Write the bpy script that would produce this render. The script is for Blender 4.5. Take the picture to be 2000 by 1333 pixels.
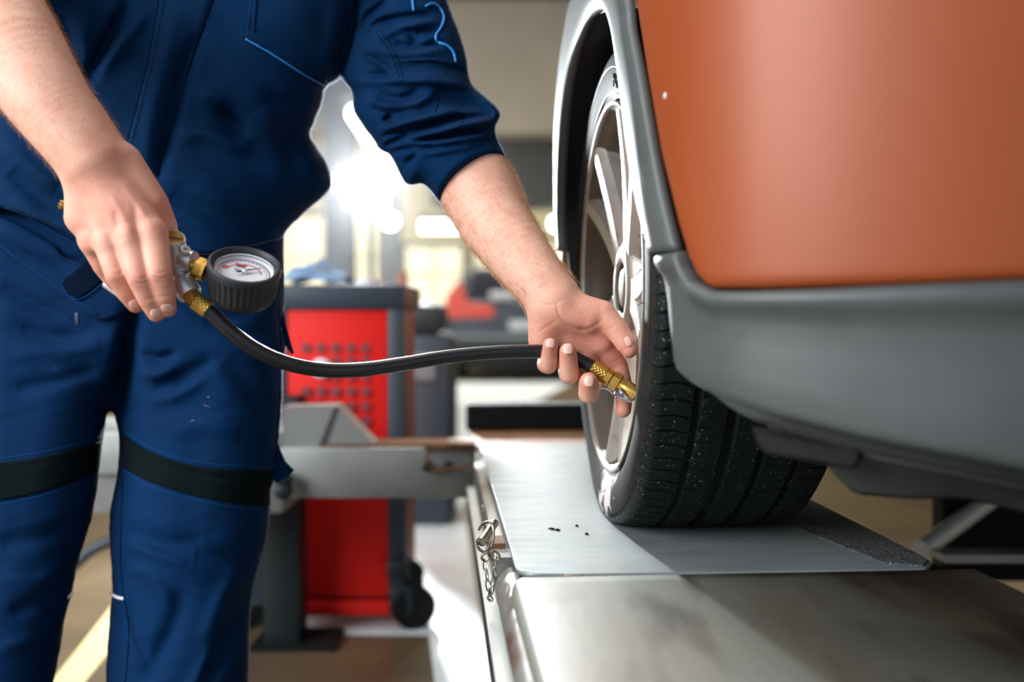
import bpy, bmesh, math, random
import numpy as np
from mathutils import Vector, Matrix
from mathutils.bvhtree import BVHTree

random.seed(7); rng = np.random.default_rng(7)
scene = bpy.context.scene
for o in list(bpy.data.objects): bpy.data.objects.remove(o)
C = scene.collection

# ------------------------------------------------------------------ camera, world, lights, exposure
F = 1944.0                       # focal length in pixels of the 2000 px wide frame (35 mm lens)
CAMZ = 0.80
PITCH = math.atan(54.5 / F)
cam_d = bpy.data.cameras.new('camera'); cam = bpy.data.objects.new('camera', cam_d); C.objects.link(cam)
cam_d.sensor_width = 36; cam_d.lens = F * 36 / 2000
cam.location = (0, 0, CAMZ); cam.rotation_euler = (math.pi / 2 - PITCH, 0, 0)
cam_d.clip_start = 0.02
cam_d.dof.use_dof = True; cam_d.dof.focus_distance = 1.19; cam_d.dof.aperture_fstop = 2.0
scene.camera = cam
scene.view_settings.view_transform = 'Standard'; scene.view_settings.look = 'None'
scene.view_settings.gamma = 1; scene.view_settings.use_curve_mapping = False
scene.view_settings.exposure = 0.2
scene.cycles.max_bounces = 6

world = bpy.data.worlds.new('world'); scene.world = world; world.use_nodes = True
world.node_tree.nodes['Background'].inputs[0].default_value = (0.82, 0.90, 1.0, 1)
world.node_tree.nodes['Background'].inputs[1].default_value = 0.7

def area_light(name, loc, target, size, power, color):
    d = bpy.data.lights.new(name, 'AREA'); d.shape = 'RECTANGLE'; d.size, d.size_y = size
    d.energy = power; d.color = color
    o = bpy.data.objects.new(name, d); C.objects.link(o); o.location = loc
    o.rotation_euler = (Vector(target) - Vector(loc)).to_track_quat('-Z', 'Y').to_euler()
    return o
# daylight through the open workshop gates behind and to the left of the camera, and the ceiling light rows
area_light('gate_daylight', (-4.0, -1.1, 2.8), (0.0, 1.3, 0.8), (4.2, 2.8), 420, (0.93, 0.97, 1.0))
area_light('ceiling_row_light', (-1.6, 1.6, 3.9), (-1.4, 1.6, 0), (0.6, 4.0), 60, (1.0, 0.96, 0.90))
area_light('hall_row_light', (-0.5, 4.6, 3.4), (-0.5, 4.6, 0), (0.6, 3.0), 85, (1.0, 0.94, 0.82))
area_light('far_hall_light', (-1.0, 11.0, 3.9), (-1.0, 11.0, 0), (8.0, 3.0), 420, (1.0, 0.95, 0.80))

# ------------------------------------------------------------------ helpers
CP, SP = math.cos(PITCH), math.sin(PITCH)
FWD = np.array([0, CP, -SP]); UP = np.array([0, SP, CP]); RT = np.array([1.0, 0, 0]); CAM = np.array([0, 0, CAMZ])
def P(u, v, D):
    """the point at depth D (metres along the lens axis) seen at photograph pixel u, v"""
    return CAM + D * ((u - 1000) / F * RT - (v - 666.5) / F * UP + FWD)
def PN(u, v, D):
    u, v, D = np.broadcast_arrays(*[np.asarray(a, float) for a in (u, v, D)])
    return CAM + D[..., None] * (((u - 1000) / F)[..., None] * RT - ((v - 666.5) / F)[..., None] * UP + FWD)
def proj(p):
    q = np.asarray(p) - CAM
    d = q @ FWD
    return 1000 + F * (q @ RT) / d, 666.5 - F * (q @ UP) / d, d
PXM = lambda px, D: px * D / F           # pixels to metres at depth D
# runway frame: X to the right, Y along the lift runway, origin under the camera
EY = np.array([-139 / F, 1.0]); EY /= np.linalg.norm(EY); EX = np.array([EY[1], -EY[0]])
def W(X, Y, Z):
    return np.array([X * EX[0] + Y * EY[0], X * EX[1] + Y * EY[1], Z])
def WN(X, Y, Z):
    X, Y, Z = np.broadcast_arrays(*[np.asarray(a, float) for a in (X, Y, Z)])
    return np.stack([X * EX[0] + Y * EY[0], X * EX[1] + Y * EY[1], Z], -1)
PLAT = 0.526                              # height of the runway top

def srgb(r, g, b):
    return tuple(((c / 255) / 12.92 if c / 255 <= 0.04045 else ((c / 255 + 0.055) / 1.055) ** 2.4) for c in (r, g, b))

MATS = {}
def mat(name, color, rough=0.5, metal=0.0, c2=None, nscale=8, nlo=0.4, nhi=0.7, bump=None, coat=0, emit=None, estr=0,
        sheen=0, spec=0.5, stretch=None, c3=None, n3=60, lo3=0.62, hi3=0.68, sss=0, alpha=1, trans=0, detail=4, bdist=0.002, rvar=0):
    m = bpy.data.materials.new(name); m.use_nodes = True; nt = m.node_tree; N = nt.nodes; L = nt.links
    b = N['Principled BSDF']
    b.inputs['Base Color'].default_value = (*color, 1); b.inputs['Roughness'].default_value = rough
    b.inputs['Metallic'].default_value = metal; b.inputs['Coat Weight'].default_value = coat
    b.inputs['Coat Roughness'].default_value = 0.06 if not name.startswith('orange') else 0.28
    b.inputs['Specular IOR Level'].default_value = spec
    if sheen:
        b.inputs['Sheen Weight'].default_value = sheen; b.inputs['Sheen Roughness'].default_value = 0.25
        b.inputs['Sheen Tint'].default_value = (0.75, 0.88, 1, 1)
    if sss:
        b.inputs['Subsurface Weight'].default_value = sss; b.inputs['Subsurface Scale'].default_value = 0.006
        b.inputs['Subsurface Radius'].default_value = (1, 0.35, 0.2)
    if emit:
        b.inputs['Emission Color'].default_value = (*emit, 1); b.inputs['Emission Strength'].default_value = estr
    b.inputs['Alpha'].default_value = alpha; b.inputs['Transmission Weight'].default_value = trans
    tc = N.new('ShaderNodeTexCoord'); co = tc.outputs['Object']
    if stretch:
        mp = N.new('ShaderNodeMapping'); mp.inputs['Scale'].default_value = stretch
        mp.inputs['Rotation'].default_value = (0, 0, -math.atan2(EX[1], EX[0]))
        mp.vector_type = 'TEXTURE' if False else 'POINT'
        L.new(co, mp.inputs[0]); co = mp.outputs[0]
    out = None
    if c2 is not None:
        n = N.new('ShaderNodeTexNoise'); n.inputs['Scale'].default_value = nscale; n.inputs['Detail'].default_value = detail
        L.new(co, n.inputs['Vector'])
        r = N.new('ShaderNodeMapRange'); r.inputs[1].default_value = nlo; r.inputs[2].default_value = nhi
        L.new(n.outputs[0], r.inputs[0])
        mx = N.new('ShaderNodeMix'); mx.data_type = 'RGBA'
        mx.inputs[6].default_value = (*color, 1); mx.inputs[7].default_value = (*c2, 1)
        L.new(r.outputs[0], mx.inputs[0]); out = mx.outputs[2]
        if rvar:
            rr = N.new('ShaderNodeMapRange'); rr.inputs[3].default_value = rough; rr.inputs[4].default_value = rough + rvar
            L.new(r.outputs[0], rr.inputs[0]); L.new(rr.outputs[0], b.inputs['Roughness'])
    if c3 is not None:
        n = N.new('ShaderNodeTexNoise'); n.inputs['Scale'].default_value = n3; n.inputs['Detail'].default_value = 2
        L.new(co if name == 'steel_near' else tc.outputs['Object'], n.inputs['Vector'])
        r = N.new('ShaderNodeMapRange'); r.inputs[1].default_value = lo3; r.inputs[2].default_value = hi3
        L.new(n.outputs[0], r.inputs[0])
        mx = N.new('ShaderNodeMix'); mx.data_type = 'RGBA'; mx.inputs[7].default_value = (*c3, 1)
        if out: L.new(out, mx.inputs[6])
        else: mx.inputs[6].default_value = (*color, 1)
        L.new(r.outputs[0], mx.inputs[0]); out = mx.outputs[2]
    if out: L.new(out, b.inputs['Base Color'])
    if bump:
        n = N.new('ShaderNodeTexNoise'); n.inputs['Scale'].default_value = bump[0]; n.inputs['Detail'].default_value = 4
        L.new(co, n.inputs['Vector'])
        bp = N.new('ShaderNodeBump'); bp.inputs['Strength'].default_value = bump[1]; bp.inputs['Distance'].default_value = bdist
        L.new(n.outputs[0], bp.inputs['Height']); L.new(bp.outputs[0], b.inputs['Normal'])
    MATS[name] = m
    return m

def thing(name, label, cat, loc=(0, 0, 0), group=None, kind=None):
    o = bpy.data.objects.new(name, None); C.objects.link(o); o.location = Vector(loc); o.empty_display_size = 0.05
    if label: o['label'] = label
    if cat: o['category'] = cat
    if group: o['group'] = group
    if kind: o['kind'] = kind
    return o
def tag(o, label=None, cat=None, group=None, kind=None):
    if label: o['label'] = label
    if cat: o['category'] = cat
    if group: o['group'] = group
    if kind: o['kind'] = kind
    return o
def link(name, me, m, parent=None, smooth=None):
    o = bpy.data.objects.new(name, me); C.objects.link(o)
    if m is not None: me.materials.append(MATS[m])
    if smooth is not None:
        me.shade_smooth()
        if smooth < 180: me.set_sharp_from_angle(angle=math.radians(smooth))
    if parent is not None:
        o.parent = parent
        o.matrix_parent_inverse = Matrix.Translation(-parent.location) if parent.parent is None else Matrix.Identity(4)
    return o

class MB:
    def __init__(s): s.v = []; s.f = []
    def add(s, v, f):
        b = len(s.v); s.v += [tuple(float(c) for c in p) for p in v]; s.f += [tuple(i + b for i in q) for q in f]; return s
    def box(s, c, size, rz=0, ax=None, bev=0):
        """box with centre c; ax = three axis vectors (else rotated about z)"""
        bm = bmesh.new(); bmesh.ops.create_cube(bm, size=1)
        for p in bm.verts: p.co = Vector((p.co.x * size[0], p.co.y * size[1], p.co.z * size[2]))
        if bev: bmesh.ops.bevel(bm, geom=list(bm.edges), offset=bev, segments=2, affect='EDGES', profile=0.5)
        bm.verts.index_update()
        if ax is None:
            ca, sa = math.cos(rz), math.sin(rz); ax = [(ca, sa, 0), (-sa, ca, 0), (0, 0, 1)]
        A = np.array(ax, float); V = np.array([p.co for p in bm.verts]) @ A + np.asarray(c, float)
        s.add(V, [[p.index for p in f.verts] for f in bm.faces]); bm.free(); return s
    def tube(s, pts, r, n=10, closed=False, caps=True):
        p = np.asarray(pts, float); m = len(p)
        r = np.full(m, r) if np.isscalar(r) else np.asarray(r, float)
        t = np.gradient(p, axis=0) if not closed else (np.roll(p, -1, 0) - np.roll(p, 1, 0))
        t /= np.linalg.norm(t, axis=1)[:, None] + 1e-12
        a = np.array([0, 0, 1.0]) if abs(t[0][2]) < 0.9 else np.array([1.0, 0, 0])
        x = np.cross(t[0], a); x /= np.linalg.norm(x); V = []
        for i in range(m):
            x = x - t[i] * (x @ t[i]); x /= np.linalg.norm(x); y = np.cross(t[i], x)
            for k in range(n):
                an = 2 * math.pi * k / n; V.append(p[i] + r[i] * (math.cos(an) * x + math.sin(an) * y))
        Fc = []
        for i in range(m if closed else m - 1):
            j = (i + 1) % m
            for k in range(n): Fc.append((i * n + k, i * n + (k + 1) % n, j * n + (k + 1) % n, j * n + k))
        if caps and not closed: Fc += [tuple(range(n))[::-1], tuple(range((m - 1) * n, m * n))]
        return s.add(V, Fc)
    def lathe(s, prof, o, axis, n=32, cap=True, ref=None, fn=None):
        """prof: (distance along axis, radius) pairs"""
        o = np.asarray(o, float); z = np.asarray(axis, float); z = z / np.linalg.norm(z)
        a = np.asarray(ref, float) if ref is not None else (np.array([0, 0, 1.0]) if abs(z[2]) < 0.9 else np.array([1.0, 0, 0]))
        x = a - z * (a @ z); x /= np.linalg.norm(x); y = np.cross(z, x); V = []
        for (h, r) in prof:
            for k in range(n):
                an = 2 * math.pi * k / n; rr = r * (fn(an, h) if fn else 1)
                V.append(o + z * h + rr * (math.cos(an) * x + math.sin(an) * y))
        m = len(prof); Fc = []
        for i in range(m - 1):
            for k in range(n): Fc.append((i * n + k, i * n + (k + 1) % n, (i + 1) * n + (k + 1) % n, (i + 1) * n + k))
        if cap: Fc += [tuple(range(n))[::-1], tuple(range((m - 1) * n, m * n))]
        return s.add(V, Fc)
    def prism(s, poly, d):
        """poly: list of 3d points (planar), extruded by vector d"""
        p = np.asarray(poly, float); n = len(p); d = np.asarray(d, float)
        return s.add(np.vstack([p, p + d]), [tuple(range(n))[::-1], tuple(range(n, 2 * n))] + [(i, (i + 1) % n, n + (i + 1) % n, n + i) for i in range(n)])
    def grid(s, A, closed_u=False):
        A = np.asarray(A, float); m, n = A.shape[:2]; Fc = []
        for i in range(m if closed_u else m - 1):
            for j in range(n - 1):
                k = (i + 1) % m; Fc.append((i * n + j, i * n + j + 1, k * n + j + 1, k * n + j))
        return s.add(A.reshape(-1, 3), Fc)
    def build(s, name, m, parent=None, smooth=40, fixn=True):
        me = bpy.data.meshes.new(name); me.from_pydata(s.v, [], s.f); me.validate()
        if fixn:
            bm = bmesh.new(); bm.from_mesh(me); bmesh.ops.recalc_face_normals(bm, faces=bm.faces); bm.to_mesh(me); bm.free()
        return link(name, me, m, parent, smooth)

def solid(o, t, offset=-1):
    md = o.modifiers.new('solid', 'SOLIDIFY'); md.thickness = t; md.offset = offset; return o
def spline(pts, n, closed=False):
    """Catmull-Rom through pts, n samples per span"""
    p = np.asarray(pts, float); m = len(p); out = []
    for i in range(m if closed else m - 1):
        if closed: a, b, c, d = p[(i - 1) % m], p[i], p[(i + 1) % m], p[(i + 2) % m]
        else: a, b, c, d = p[max(i - 1, 0)], p[i], p[i + 1], p[min(i + 2, m - 1)]
        for k in range(n):
            t = k / n
            out.append(0.5 * (2 * b + (c - a) * t + (2 * a - 5 * b + 4 * c - d) * t * t + (3 * b - a - 3 * c + d) * t ** 3))
    if not closed: out.append(p[-1])
    return np.array(out)
def Ppts(pts, n=8): return np.array([P(*q) for q in spline(pts, n)])

def surface_nets(f):
    """zero level of a 3d array: vertices in index space, quads"""
    ins = f < 0; nx, ny, nz = f.shape
    cnt = np.zeros((nx - 1, ny - 1, nz - 1), np.int8)
    for a in (0, 1):
        for b in (0, 1):
            for c in (0, 1): cnt += ins[a:nx - 1 + a, b:ny - 1 + b, c:nz - 1 + c]
    idx = np.argwhere((cnt > 0) & (cnt < 8)); del cnt
    pos = np.zeros((len(idx), 3)); num = np.zeros(len(idx))
    cor = [(a, b, c) for a in (0, 1) for b in (0, 1) for c in (0, 1)]
    val = {c: f[idx[:, 0] + c[0], idx[:, 1] + c[1], idx[:, 2] + c[2]] for c in cor}
    for c0 in cor:
        for ax in range(3):
            if c0[ax]: continue
            c1 = list(c0); c1[ax] = 1; c1 = tuple(c1); a, b = val[c0], val[c1]
            x = (a < 0) != (b < 0); t = np.where(x, a / np.where(x, a - b, 1), 0)
            q = np.tile(np.array(c0, float), (len(idx), 1)); q[:, ax] = t
            pos += q * x[:, None]; num += x
    V = idx + pos / num[:, None]
    vid = np.full((nx - 1, ny - 1, nz - 1), -1, np.int32); vid[idx[:, 0], idx[:, 1], idx[:, 2]] = np.arange(len(idx))
    Q = []
    for ax in range(3):
        sl0 = [slice(None)] * 3; sl1 = [slice(None)] * 3; sl0[ax] = slice(0, -1); sl1[ax] = slice(1, None)
        x = ins[tuple(sl0)] != ins[tuple(sl1)]
        e = np.argwhere(x); o1, o2 = [(1, 2), (2, 0), (0, 1)][ax]
        e = e[(e[:, o1] > 0) & (e[:, o2] > 0) & (e[:, o1] < f.shape[o1] - 1) & (e[:, o2] < f.shape[o2] - 1)]
        def vv(d1, d2):
            k = e.copy(); k[:, o1] -= d1; k[:, o2] -= d2; return vid[k[:, 0], k[:, 1], k[:, 2]]
        q = np.stack([vv(1, 1), vv(0, 1), vv(0, 0), vv(1, 0)], 1)
        fl = ~ins[tuple(sl0)][e[:, 0] * 0 + e[:, 0], e[:, 1], e[:, 2]] if False else ~ins[e[:, 0], e[:, 1], e[:, 2]]
        q[fl] = q[fl][:, ::-1]; Q.append(q)
    Q = np.vstack(Q); Q = Q[(Q >= 0).all(1)]
    return V, Q
def mesh_np(name, V, Q):
    me = bpy.data.meshes.new(name); me.vertices.add(len(V)); me.vertices.foreach_set('co', np.asarray(V, np.float32).ravel())
    k = Q.shape[1]; me.loops.add(len(Q) * k); me.loops.foreach_set('vertex_index', Q.astype(np.int32).ravel())
    me.polygons.add(len(Q)); me.polygons.foreach_set('loop_start', np.arange(0, len(Q) * k, k, dtype=np.int32))
    me.update(calc_edges=True); me.validate(); return me
def smooth_np(V, Q, it, lam=0.5):
    E = np.vstack([Q[:, [0, 1]], Q[:, [1, 2]], Q[:, [2, 3]], Q[:, [3, 0]]]); n = len(V)
    deg = np.bincount(E.ravel(), minlength=n)[:, None]
    for _ in range(it):
        S = np.zeros_like(V)
        for c in range(3):
            S[:, c] = np.bincount(E[:, 0], V[E[:, 1], c], n) + np.bincount(E[:, 1], V[E[:, 0], c], n)
        V = V + lam * (S / np.maximum(deg, 1) - V)
    return V
def normals_np(V, Q):
    n = np.cross(V[Q[:, 2]] - V[Q[:, 0]], V[Q[:, 3]] - V[Q[:, 1]]); N = np.zeros_like(V)
    for k in range(4):
        for c in range(3): N[:, c] += np.bincount(Q[:, k], n[:, c], len(V))
    return N / (np.linalg.norm(N, axis=1)[:, None] + 1e-12)
def poly_sd(U, Vv, poly):
    """signed distance to a polygon, positive inside"""
    p = np.asarray(poly, float); d = np.full(U.shape, 1e9); ins = np.zeros(U.shape, bool)
    for i in range(len(p)):
        a, b = p[i], p[(i + 1) % len(p)]; e = b - a; L2 = e @ e
        if L2 < 1e-9: continue
        t = np.clip(((U - a[0]) * e[0] + (Vv - a[1]) * e[1]) / L2, 0, 1)
        d = np.minimum(d, np.hypot(U - a[0] - t * e[0], Vv - a[1] - t * e[1]))
        c = ((a[1] > Vv) != (b[1] > Vv)) & (U < (b[0] - a[0]) * (Vv - a[1]) / (b[1] - a[1] + 1e-12) + a[0]); ins ^= c
    return np.where(ins, d, -d)
def line_dist(u, v, pl):
    p = np.asarray(pl, float); best = np.full(u.shape, 1e9); par = np.zeros(u.shape); n = len(p) - 1
    for i in range(n):
        a, b = p[i], p[i + 1]; e = b - a; t = np.clip(((u - a[0]) * e[0] + (v - a[1]) * e[1]) / (e @ e), 0, 1)
        d = np.hypot(u - a[0] - t * e[0], v - a[1] - t * e[1]); k = d < best
        best = np.where(k, d, best); par = np.where(k, (i + t) / n, par)
    return best, par

# ------------------------------------------------------------------ materials
mat('skin', srgb(238, 184, 160), 0.52, sss=0.12, c2=srgb(228, 164, 140), nscale=45, nlo=0.42, nhi=0.75, bump=(520, 0.4), bdist=0.0012, spec=0.4)
mat('nail', srgb(232, 186, 172), 0.28)
def fibre(name, color, tr):
    m = bpy.data.materials.new(name); m.use_nodes = True; nt = m.node_tree; nt.nodes.clear()
    o_, a_, b_, x_ = [nt.nodes.new(k) for k in ('ShaderNodeOutputMaterial', 'ShaderNodeBsdfDiffuse', 'ShaderNodeBsdfTranslucent', 'ShaderNodeMixShader')]
    a_.inputs[0].default_value = b_.inputs[0].default_value = (*color, 1); x_.inputs[0].default_value = tr
    nt.links.new(a_.outputs[0], x_.inputs[1]); nt.links.new(b_.outputs[0], x_.inputs[2]); nt.links.new(x_.outputs[0], o_.inputs[0]); MATS[name] = m
fibre('hair', srgb(190, 150, 110), 0.55); fibre('fuzz', srgb(190, 205, 225), 0.75)
mat('head_hair', srgb(60, 42, 28), 0.5)
mat('jacket', srgb(0, 40, 78), 0.85, c2=srgb(0, 34, 66), nscale=9, sheen=0.06, spec=0.1, bump=(900, 0.18), bdist=0.001)
mat('trousers', srgb(0, 39, 78), 0.85, c2=srgb(0, 35, 70), nscale=9, sheen=0.04, spec=0.1, bump=(900, 0.18), bdist=0.001)
mat('seam', srgb(0, 20, 42), 0.9, spec=0.1)
mat('seam_light', srgb(12, 58, 108), 0.9, spec=0.1)
mat('dark_cloth', srgb(4, 17, 20), 0.9, spec=0.1)
mat('velcro', srgb(0, 16, 38), 0.95, spec=0.1, bump=(500, 0.8))
mat('piping', srgb(20, 130, 205), 0.5)
mat('white_tape', srgb(225, 228, 235), 0.5)
mat('rubber_hose', srgb(28, 30, 34), 0.38, bump=(700, 0.1), bdist=0.0005)
mat('boot_rubber', srgb(38, 43, 47), 0.5, bump=(600, 0.15), bdist=0.0005)
mat('brass', srgb(218, 176, 92), 0.28, 0.9, c2=srgb(196, 150, 70), nscale=60)
mat('zinc', srgb(214, 214, 218), 0.36, 0.85, bump=(250, 0.08), bdist=0.0005)
mat('chrome', srgb(215, 217, 222), 0.12, 1.0)
mat('dial', srgb(236, 234, 240), 0.5)
mat('dial_black', srgb(30, 30, 40), 0.5)
mat('dial_red', srgb(215, 90, 85), 0.5)
mat('tire', srgb(12, 17, 19), 0.6, spec=0.2, c2=srgb(19, 24, 26), nscale=30, c3=srgb(130, 132, 132), n3=330, lo3=0.685, hi3=0.725, bump=(300, 0.15), bdist=0.0006)
mat('tire_side', srgb(40, 37, 34), 0.72, spec=0.06, c2=srgb(28, 29, 31), nscale=35, bump=(300, 0.12), bdist=0.0006)
mat('tire_dust', srgb(176, 168, 168), 0.8)
mat('tire_letters', srgb(24, 24, 26), 0.5)
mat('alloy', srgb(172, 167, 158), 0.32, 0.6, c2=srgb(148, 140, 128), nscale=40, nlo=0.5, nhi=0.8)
mat('alloy_dark', srgb(84, 76, 66), 0.55, 0.3)  # alloy darkened for brake dust and for the shade inside the barrel
mat('brake', srgb(60, 58, 56), 0.5, 0.7)
mat('orange_paint', srgb(144, 64, 18), 0.5, 0.1, coat=0.10, c2=srgb(136, 58, 16), nscale=2)
mat('grey_plastic', srgb(72, 76, 76), 0.48, c2=srgb(64, 67, 67), nscale=12, bump=(350, 0.2), bdist=0.0008)
mat('black_plastic', srgb(9, 11, 12), 0.7, spec=0.2)
mat('dark_plastic', srgb(70, 74, 70), 0.5)
mat('steel_plate', srgb(136, 142, 142), 0.46, 0.4, c2=srgb(114, 120, 122), nscale=22, stretch=(0.5, 1.6, 1), nlo=0.35, nhi=0.68,
    c3=srgb(110, 78, 54), n3=7, lo3=0.66, hi3=0.8, bump=(60, 0.12), rvar=0.15)
mat('steel_near', srgb(132, 133, 126), 0.42, 0.4, c2=srgb(112, 102, 86), nscale=5, stretch=(2.6, 0.6, 1), nlo=0.42, nhi=0.72,
    c3=srgb(62, 52, 42), n3=7, lo3=0.50, hi3=0.72, bump=(60, 0.1), rvar=0.12)
mat('grit', srgb(70, 72, 74), 0.75, c2=srgb(40, 42, 44), nscale=160, c3=srgb(190, 190, 190), n3=420, lo3=0.66, hi3=0.72, bump=(220, 0.9), bdist=0.004)
mat('lift_steel', srgb(150, 152, 148), 0.45, 0.3, c2=srgb(120, 122, 120), nscale=6)
mat('rusty_tube', srgb(140, 138, 134), 0.4, 0.6, c2=srgb(96, 66, 44), nscale=9, nlo=0.5, nhi=0.72)
mat('rust', srgb(120, 84, 54), 0.7, 0.3, c2=srgb(80, 56, 40), nscale=40)
mat('bright_steel', srgb(226, 232, 230), 0.35, 0.3)
mat('dark_steel', srgb(20, 32, 36), 0.5, 0.2)
mat('pin_steel', srgb(168, 160, 152), 0.3, 0.9, c2=srgb(96, 78, 60), nscale=120)
mat('red_paint', srgb(206, 22, 14), 0.6, spec=0.25)
mat('red_dark', srgb(120, 48, 52), 0.5)
mat('cart_dark', srgb(40, 52, 64), 0.5)
mat('black', srgb(8, 9, 10), 0.8, spec=0.25)
mat('floor', srgb(100, 84, 62), 0.34, c2=srgb(82, 68, 50), nscale=3, bump=(40, 0.05))
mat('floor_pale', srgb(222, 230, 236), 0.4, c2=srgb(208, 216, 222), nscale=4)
mat('floor_yellow', srgb(206, 186, 130), 0.5)
mat('wall_taupe', srgb(158, 146, 128), 0.8, c2=srgb(148, 137, 120), nscale=2)
mat('wall_cream', srgb(226, 216, 182), 0.8, c2=srgb(216, 206, 170), nscale=1.5)
mat('wall_dark', srgb(70, 72, 68), 0.8)
mat('ceiling', srgb(66, 68, 68), 0.9)
mat('pillar', srgb(98, 106, 118), 0.7)
mat('frame_grey', srgb(110, 116, 120), 0.6)
mat('lit_window', srgb(240, 234, 205), 0.6, emit=srgb(246, 238, 204), estr=0.62)
mat('lamp_white', (1, 1, 1), 0.5, emit=(0.92, 0.97, 1.0), estr=60)
mat('lamp_soft', (1, 1, 1), 0.5, emit=(1.0, 0.98, 0.82), estr=7)
mat('car_grey', srgb(58, 66, 78), 0.3, 0.4, coat=0.6)
mat('car_glass', srgb(10, 12, 14), 0.08)
mat('light_red', srgb(214, 66, 40), 0.3)
mat('plate_white', srgb(190, 195, 205), 0.5)
mat('rag', srgb(120, 150, 180), 0.9, c2=srgb(70, 100, 135), nscale=25)
mat('bottle', srgb(150, 92, 74), 0.5)
mat('leather', srgb(24, 22, 20), 0.5)

# ------------------------------------------------------------------ the workshop
def struct(name, o): o['kind'] = 'structure'; return o
m = MB(); m.box((0, 7, -0.05), (16, 22, 0.1)); struct('floor', m.build('floor', 'floor', smooth=None))
m = MB(); m.box((0, 7, 4.25), (16, 22, 0.1)); struct('ceiling', m.build('ceiling', 'ceiling', smooth=None))
m = MB(); m.box((-6.05, 7, 2.1), (0.1, 22, 4.2)); struct('wall_left', m.build('wall_left', 'wall_taupe', smooth=None))
m = MB(); m.box((6.05, 7, 2.1), (0.1, 22, 4.2)); struct('wall_right', m.build('wall_right', 'wall_taupe', smooth=None))
m = MB(); m.box((0, 15.05, 2.1), (12, 0.1, 4.2)); struct('wall_back', m.build('wall_back', 'wall_cream', smooth=None))
# upper wall over the passage to the rear hall, with a dark beam along its top and a soffit under it
DW = 8.0
zt = P(1000, 268, DW)[2]; zb = P(1000, 14, DW)[2]
m = MB(); m.box((0, DW, (zt + zb) / 2), (12, 0.25, zb - zt)); lint = struct('wall_upper', m.build('wall_upper', 'wall_taupe', smooth=None))
m = MB(); m.box((0, DW - 0.05, (zb + 4.2) / 2), (12, 0.4, 4.2 - zb)); struct('trim_1', m.build('trim_1', 'wall_dark', smooth=None))
# dark box added behind the wall for the shade under it, down to lamp level
z0, z1 = P(1000, 405, 9.0)[2], P(1000, 262, 9.0)[2]
m = MB(); m.box((0.9, 9.0, (z0 + z1) / 2), (3.2, 0.6, z1 - z0)); struct('trim_2', m.build('trim_2', 'wall_dark', smooth=None))
# pillars
def pillar(u0, u1, D, mt, n):
    x0, x1 = (u0 - 1000) / F * D, (u1 - 1000) / F * D
    m = MB(); m.box(((x0 + x1) / 2, D, 2.1), (x1 - x0, 0.3, 4.2), bev=0.02)
    return struct('', m.build(n, mt, smooth=None))
pillar(640, 692, 7.6, 'pillar', 'trim_3'); pillar(752, 782, 12.5, 'pillar', 'trim_5')
# tall windows in the rear wall, lit from beyond
def window(n, u0, u1, v0, v1, D=14.9):
    a, b = P(u0, v1, D), P(u1, v0, D); w = b[0] - a[0]; h = b[2] - a[2]; c = ((a[0] + b[0]) / 2, D, (a[2] + b[2]) / 2)
    r = thing('window_%d' % n, None, None, (c[0], D, a[2]), kind='structure')
    k = 0.05; fr = MB()
    for x in (a[0], b[0]): fr.box((x, D, c[2]), (k, 0.12, h + k))
    for z in (a[2], b[2]): fr.box((c[0], D, z), (w + k, 0.12, k))
    fr.build('window_frame', 'frame_grey', r, None)
    for i in range(2):
        for j in range(2):
            p = MB(); p.box((a[0] + w * (i + 0.5) / 2, D + 0.02, a[2] + h * (j + 0.5) / 2), (w / 2 - 0.04, 0.02, h / 2 - 0.04)); p.build('pane', 'lit_window', r, None)
window(1, 480, 640, 420, 590); window(2, 668, 742, 405, 600); window(3, 790, 905, 478, 600); window(4, 925, 1090, 470, 560)

# floor patches: a pale lane with white glare put into its colour, a yellow stripe
def floor_patch(name, pts, mt, z=0.003):
    out = []
    for (u, v) in pts:
        d = (v - 666.5) / F; ray = (u - 1000) / F * RT - d * UP + FWD; t = (z - CAMZ) / ray[2]; out.append(CAM + ray * t)
    m = MB(); m.prism(out, (0, 0, -0.002)); return m.build(name, mt, smooth=None)
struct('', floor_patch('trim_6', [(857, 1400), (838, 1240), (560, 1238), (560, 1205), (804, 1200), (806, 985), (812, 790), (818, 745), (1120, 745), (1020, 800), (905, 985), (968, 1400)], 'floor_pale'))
struct('', floor_patch('trim_7', [(80, 1400), (100, 1333), (222, 1180), (222, 1262), (110, 1400), ], 'floor_yellow', 0.004))

# ------------------------------------------------------------------ lamps
def tube_lamp(name, label, p0, p1, r, mt, parent_h=4.2, group=None):
    p0, p1 = np.asarray(p0), np.asarray(p1); c = (p0 + p1) / 2
    t = thing(name, label, 'lamp', c, group)
    d = p1 - p0; L = np.linalg.norm(d); d /= L; s = np.cross(d, (0, 0, 1)); s /= np.linalg.norm(s); upv = np.cross(s, d)
    MB().tube([p0, p1], r, 14).build('tube', mt, t)
    MB().box(c + upv * (r + 0.025), (L * 1.03, r * 3.2, 0.05), ax=[d, s, upv], bev=0.008).build('housing', 'frame_grey', t)
    for q in (p0 + d * L * 0.15, p1 - d * L * 0.15):
        top = q.copy(); top[2] = parent_h; MB().tube([q + upv * (r + 0.04), top], 0.008, 6).build('hanger', 'frame_grey', t)
    return t
tube_lamp('tube_lamp', 'long bright ceiling tube lamp slanting beside the rolled blue sleeve', P(694, 222, 5.2), P(736, 292, 6.6), 0.045, 'lamp_soft')
tube_lamp('tube_lamp', 'short warm tube lamp glowing just left of the bare forearm', P(822, 443, 9.5), P(905, 443, 9.5), 0.055, 'lamp_soft')
tube_lamp('tube_lamp', 'short glowing tube lamp to the right above the floodlight', P(742, 318, 6.0), P(772, 350, 6.3), 0.07, 'lamp_soft')
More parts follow.
